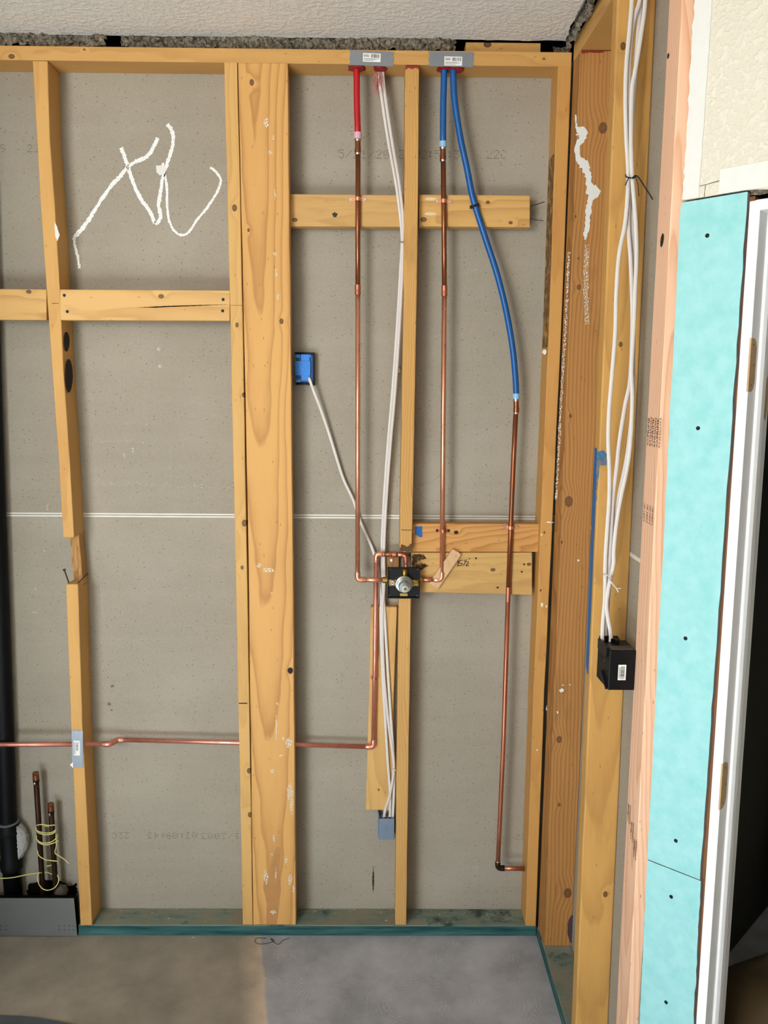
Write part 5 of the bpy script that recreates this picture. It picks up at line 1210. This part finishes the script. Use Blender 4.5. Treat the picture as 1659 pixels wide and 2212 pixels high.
# ------------------------------------------------------------------ left bay: drain, stubs, wire, panel
YD = 0.0598; RD = 0.0290
dpt = [at_y(-66, 420, YD), at_y(-46, 690, YD), at_y(-33, 1000, YD), at_y(-20, 1233, YD), at_y(-4, 1550, YD), at_y(3, 1780, YD)]
e_top, e_bot = dpt[0], dpt[-1]; slope = (e_bot-e_top)
dr = empty('drain_pipe', V((e_bot.x, YD, 0))); tag(dr, 'black drain pipe standing at the left edge of the photo', 'pipe')
xs_ = at_y(3, 1780, YD).x
p1 = V((at_y(36, 1770, YD).x-RD, YD, at_y(36, 1770, YD).z)); p0 = V((at_y(3, 760, YD).x-RD, YD, 2.69)); p2 = V((p1.x+0.002, YD, 0.0))
pz = at_y(4, 900, YD); p0 = p1+(V((at_y(5, 900, YD).x-RD, YD, pz.z))-p1)*((2.69-p1.z)/(pz.z-p1.z))
tube('pipe', [p0, p0.lerp(p1, 0.5), p1, p2], RD-0.0005, M_ABS, dr, 32)
zh1, zh0 = at_y(40, 1778, YD).z, at_y(40, 1875, YD).z
pa_, pb_ = V((p1.x+.001, YD, zh1)), V((p1.x+.002, YD, zh0))
lathe('hub', pa_, pb_, [(0, RD-0.003), (0.0, RD+0.004), (0.05, RD+0.007), (0.20, RD+0.007), (0.22, RD+0.003), (0.75, RD+0.003), (0.8, RD+0.007), (1, RD+0.006)], M_ABS, dr, 36)
pc1 = V((p1.x, YD, zh1+0.003)); lathe('cement_ring', pc1, pc1+V((0, 0, 0.004)), [(0, RD+0.0065), (0.5, RD+0.007), (1, RD+0.004)], flat('grey_cement_bead', '#6d6f70', 0.6), dr, 36)
# torn white plastic wrapped on it
t_ = empty('torn_plastic', at_y(52, 1880, YD)); 
vs = []; fs = []
nu, nv = 26, 26
for j in range(nv+1):
    for i in range(nu+1):
        a = -0.55+1.7*i/nu; z = at_y(50, 1802+72*j/nv, 0.0).z
        bul = 0.024*max(0.0, math.sin(math.pi*j/nv))**0.8*math.sin(math.pi*min(1, (i/nu)*1.1))
        rr_ = RD+0.009+bul+0.005*noise.noise(V((i*.5, j*.6, 3)))+0.003*noise.noise(V((i*1.3, j*1.2, 9)))
        vs.append(V((p1.x+math.cos(a)*rr_, YD+math.sin(a)*rr_*0.8, z+0.004*noise.noise(V((i*.7, j*.3, 5))))))
for j in range(nv):
    for i in range(nu): k = j*(nu+1)+i; fs.append((k, k+1, k+nu+2, k+nu+1))
bpy.data.objects.remove(t_)
t = NT('crumpled_white_film', 0.35); t.b.inputs['Alpha'].default_value = 1.0
o = add('torn_plastic', vs, fs, t.col(t.mix(t.noise(t.oc(), 40), rgb('#c9c8c2'), rgb('#8f8f8a'))), None, smooth=True); tag(o, 'torn white plastic wrapped round the black drain pipe', 'plastic')

def stub(x0, y0, x1, y1, label, Y=0.045):
    a, b = at_y(x0, y0, Y), at_y(x1, y1, Y); d = (b-a); q = a+d*((a.z-0.0)/(a.z-b.z))
    r = empty('copper_stub', q); tag(r, label, 'pipe', 'capped copper stubs')
    tube('pipe', [a+d.normalized()*0.02, a.lerp(q, 0.4), a.lerp(q, .75), q], 0.0088, M_CUOLD, r)
    lathe('cap', a, a+d.normalized()*0.026, [(0, 0.0088), (0.05, 0.0100), (0.25, 0.0100), (0.28, 0.0094), (0.34, 0.0094), (0.37, 0.0102), (0.95, 0.0102), (1, 0.009)], M_CUDARK, r)
    p, q2 = a+d.normalized()*0.026, a+d.normalized()*0.040; lathe('solder_drip', p, q2, [(0, 0.0102), (0.4, 0.0099), (1, 0.0089)], M_SOLDER if False else M_CUOLD, r)
    sp_ = a+d.normalized()*0.036+V((-0.002, -0.0088, 0)); blob('solder_bead', sp_, 0.003, 0.0015, 0.006, M_SOLDER, None, None, r, x0)
    return r
stub(77, 1668, 93, 1930, 'taller capped copper stub beside the black drain pipe'); stub(109.5, 1735, 121, 1930, 'shorter capped copper stub, nearer the crooked stud')
wy = MB(); M_YEL = flat('pale_yellow_wire', '#d9d080', 0.5, var=0.08)
def W(pts, rad=0.0017): wy.put(*tube_vf(curve([at_y(x, y, Y) for x, y, Y in pts], 5), rad, 7))
F0, B0 = 0.031, 0.060
W([(78, 1783, .036), (90, 1781, F0), (105, 1783, F0), (119, 1782, .036)])
W([(78, 1786, .04), (80, 1794, F0), (95, 1799, F0), (112, 1798, F0), (120, 1792, .036), (119, 1788, .05), (100, 1785, B0), (80, 1785, .05)])
W([(79, 1789, .04), (82, 1798, F0), (97, 1803, F0), (113, 1801, F0), (121, 1795, .036)])
W([(79, 1805, .04), (80, 1814, F0), (92, 1821, F0), (110, 1819, F0), (122, 1810, .034), (123, 1803, .045), (105, 1800, B0)])
W([(80, 1812, .04), (84, 1820, F0), (98, 1825, F0), (116, 1821, F0), (126, 1816, .034)])
W([(81, 1836, .04), (84, 1848, F0), (98, 1857, F0), (112, 1859, F0), (125, 1861, .034), (122, 1866, .05), (98, 1872, B0)])
W([(121, 1805, .033), (122, 1825, F0), (119, 1842, F0), (128, 1849, .028), (140, 1857, .026), (149, 1866, .024)])
W([(-60, 1902, .0), (-10, 1898, .0), (25, 1896, .005), (60, 1889, .015), (83, 1886, .03), (100, 1884, F0+.02), (113, 1889, .055)])
W([(85, 1884, .03), (81, 1894, .028), (83, 1907, .026), (90, 1918, .025), (101, 1923, .024), (114, 1920, .025), (123, 1912, .026), (127, 1900, .03), (124, 1890, .04)])
o = wy.build('yellow_wire', M_YEL, None, smooth=True); tag(o, 'pale yellow wire wound round the two capped copper stubs', 'wire')
blob('floor_hole_foam', at_y(132, 1925, 0.05)*1.0, 0.022, 0.02, 0.022, flat('grimy_foam', '#4b463c', 0.9, var=0.4, scale=120), 'grimy lump of foam behind the grey panel beside the stubs', 'foam', None, 3)

M_PANEL = flat('dark_grey_sheet_steel', '#6e6e6a', 0.55, 0.15, var=0.12, scale=14)
pn = empty('steel_panel', at_y(60, 2014, -0.004)); tag(pn, 'dark grey steel panel with punched holes standing at the lower left', 'panel')
xa, xb = at_y(-120, 1990, -0.004).x, at_y(166, 2000, -0.004).x; zt = at_y(100, 1940, -0.004).z
mb = MB(); mb.put([(xa, -0.0055, 0.003), (xb, -0.0055, 0.003), (xb-0.004, -0.0055, zt), (xa, -0.0055, zt), (xa, -0.0038, 0.003), (xb, -0.0038, 0.003), (xb-0.004, -0.0038, zt), (xa, -0.0038, zt)], [(0, 1, 2, 3), (7, 6, 5, 4), (0, 4, 5, 1), (1, 5, 6, 2), (2, 6, 7, 3), (3, 7, 4, 0)])
mb.build('sheet', M_PANEL, pn)
hm = MB()
for x in (2.5, 13.5, 128.5, 139, 149.5, 159): 
    for y in (2000, 2008.5): p_ = at_y(x, y, -0.0057); hm.tube([p_, p_+V((0, 0.0002, 0))], 0.0017, 8)
hm.build('punched_holes', M_DARK, pn)
box('dark_backing', xa, xb-0.004, 0.006, 0.026, 0.0, zt-0.010, M_DARK, pn, 0)  # black sheet put in for the dark space behind the panel
patch('dark_patch', [at_y(x, y, YB) for x, y in ((58, 1935), (60, 1912), (75, 1906), (100, 1900), (128, 1902), (150, 1915), (165, 1908), (168, 1955), (60, 1955))], (0, -1, 0), M_DARK, wall, 0.0008, 0.004)  # near-black patch on the drywall behind the stubs

# curved dark edge of other flooring at the lower left corner
ed = [at_z(x, y, 0.0) for x, y in ((-80, 2190), (0, 2196), (40, 2198), (80, 2202), (120, 2208), (150, 2214), (210, 2230))]
vs = [V((p.x, p.y, 0.0)) for p in ed]+[V((p.x, p.y, 0.004)) for p in ed]; far = [V((0.0, -1.4, 0)), V((-1.6, -1.4, 0))]
n_ = len(ed); poly = [p for p in ed]+far; k = len(poly)
vs = [V((p.x, p.y, 0.0002)) for p in poly]+[V((p.x, p.y, 0.005)) for p in poly]
o = add('floor_mat', vs, [tuple(range(k)), tuple(range(k, 2*k))]+[(i, (i+1) % k, k+(i+1) % k, k+i) for i in range(k)], flat('slate_blue_mat', '#4a5058', 0.7, var=0.2, scale=20))
tag(o, 'slate grey mat edge curving into the lower left corner', 'mat')
lp = curve([at_z(x, y, 0.0015) for x, y in ((575, 2027), (556, 2026), (550, 2033), (560, 2039), (580, 2037), (592, 2032), (584, 2028), (600, 2040), (612, 2031), (626, 2026))], 6)
o = tube('wire_scrap', lp, 0.0007, M_SCREW, None, 6); tag(o, 'thin dark loop of wire on the floor at the edge of the grey concrete', 'wire')
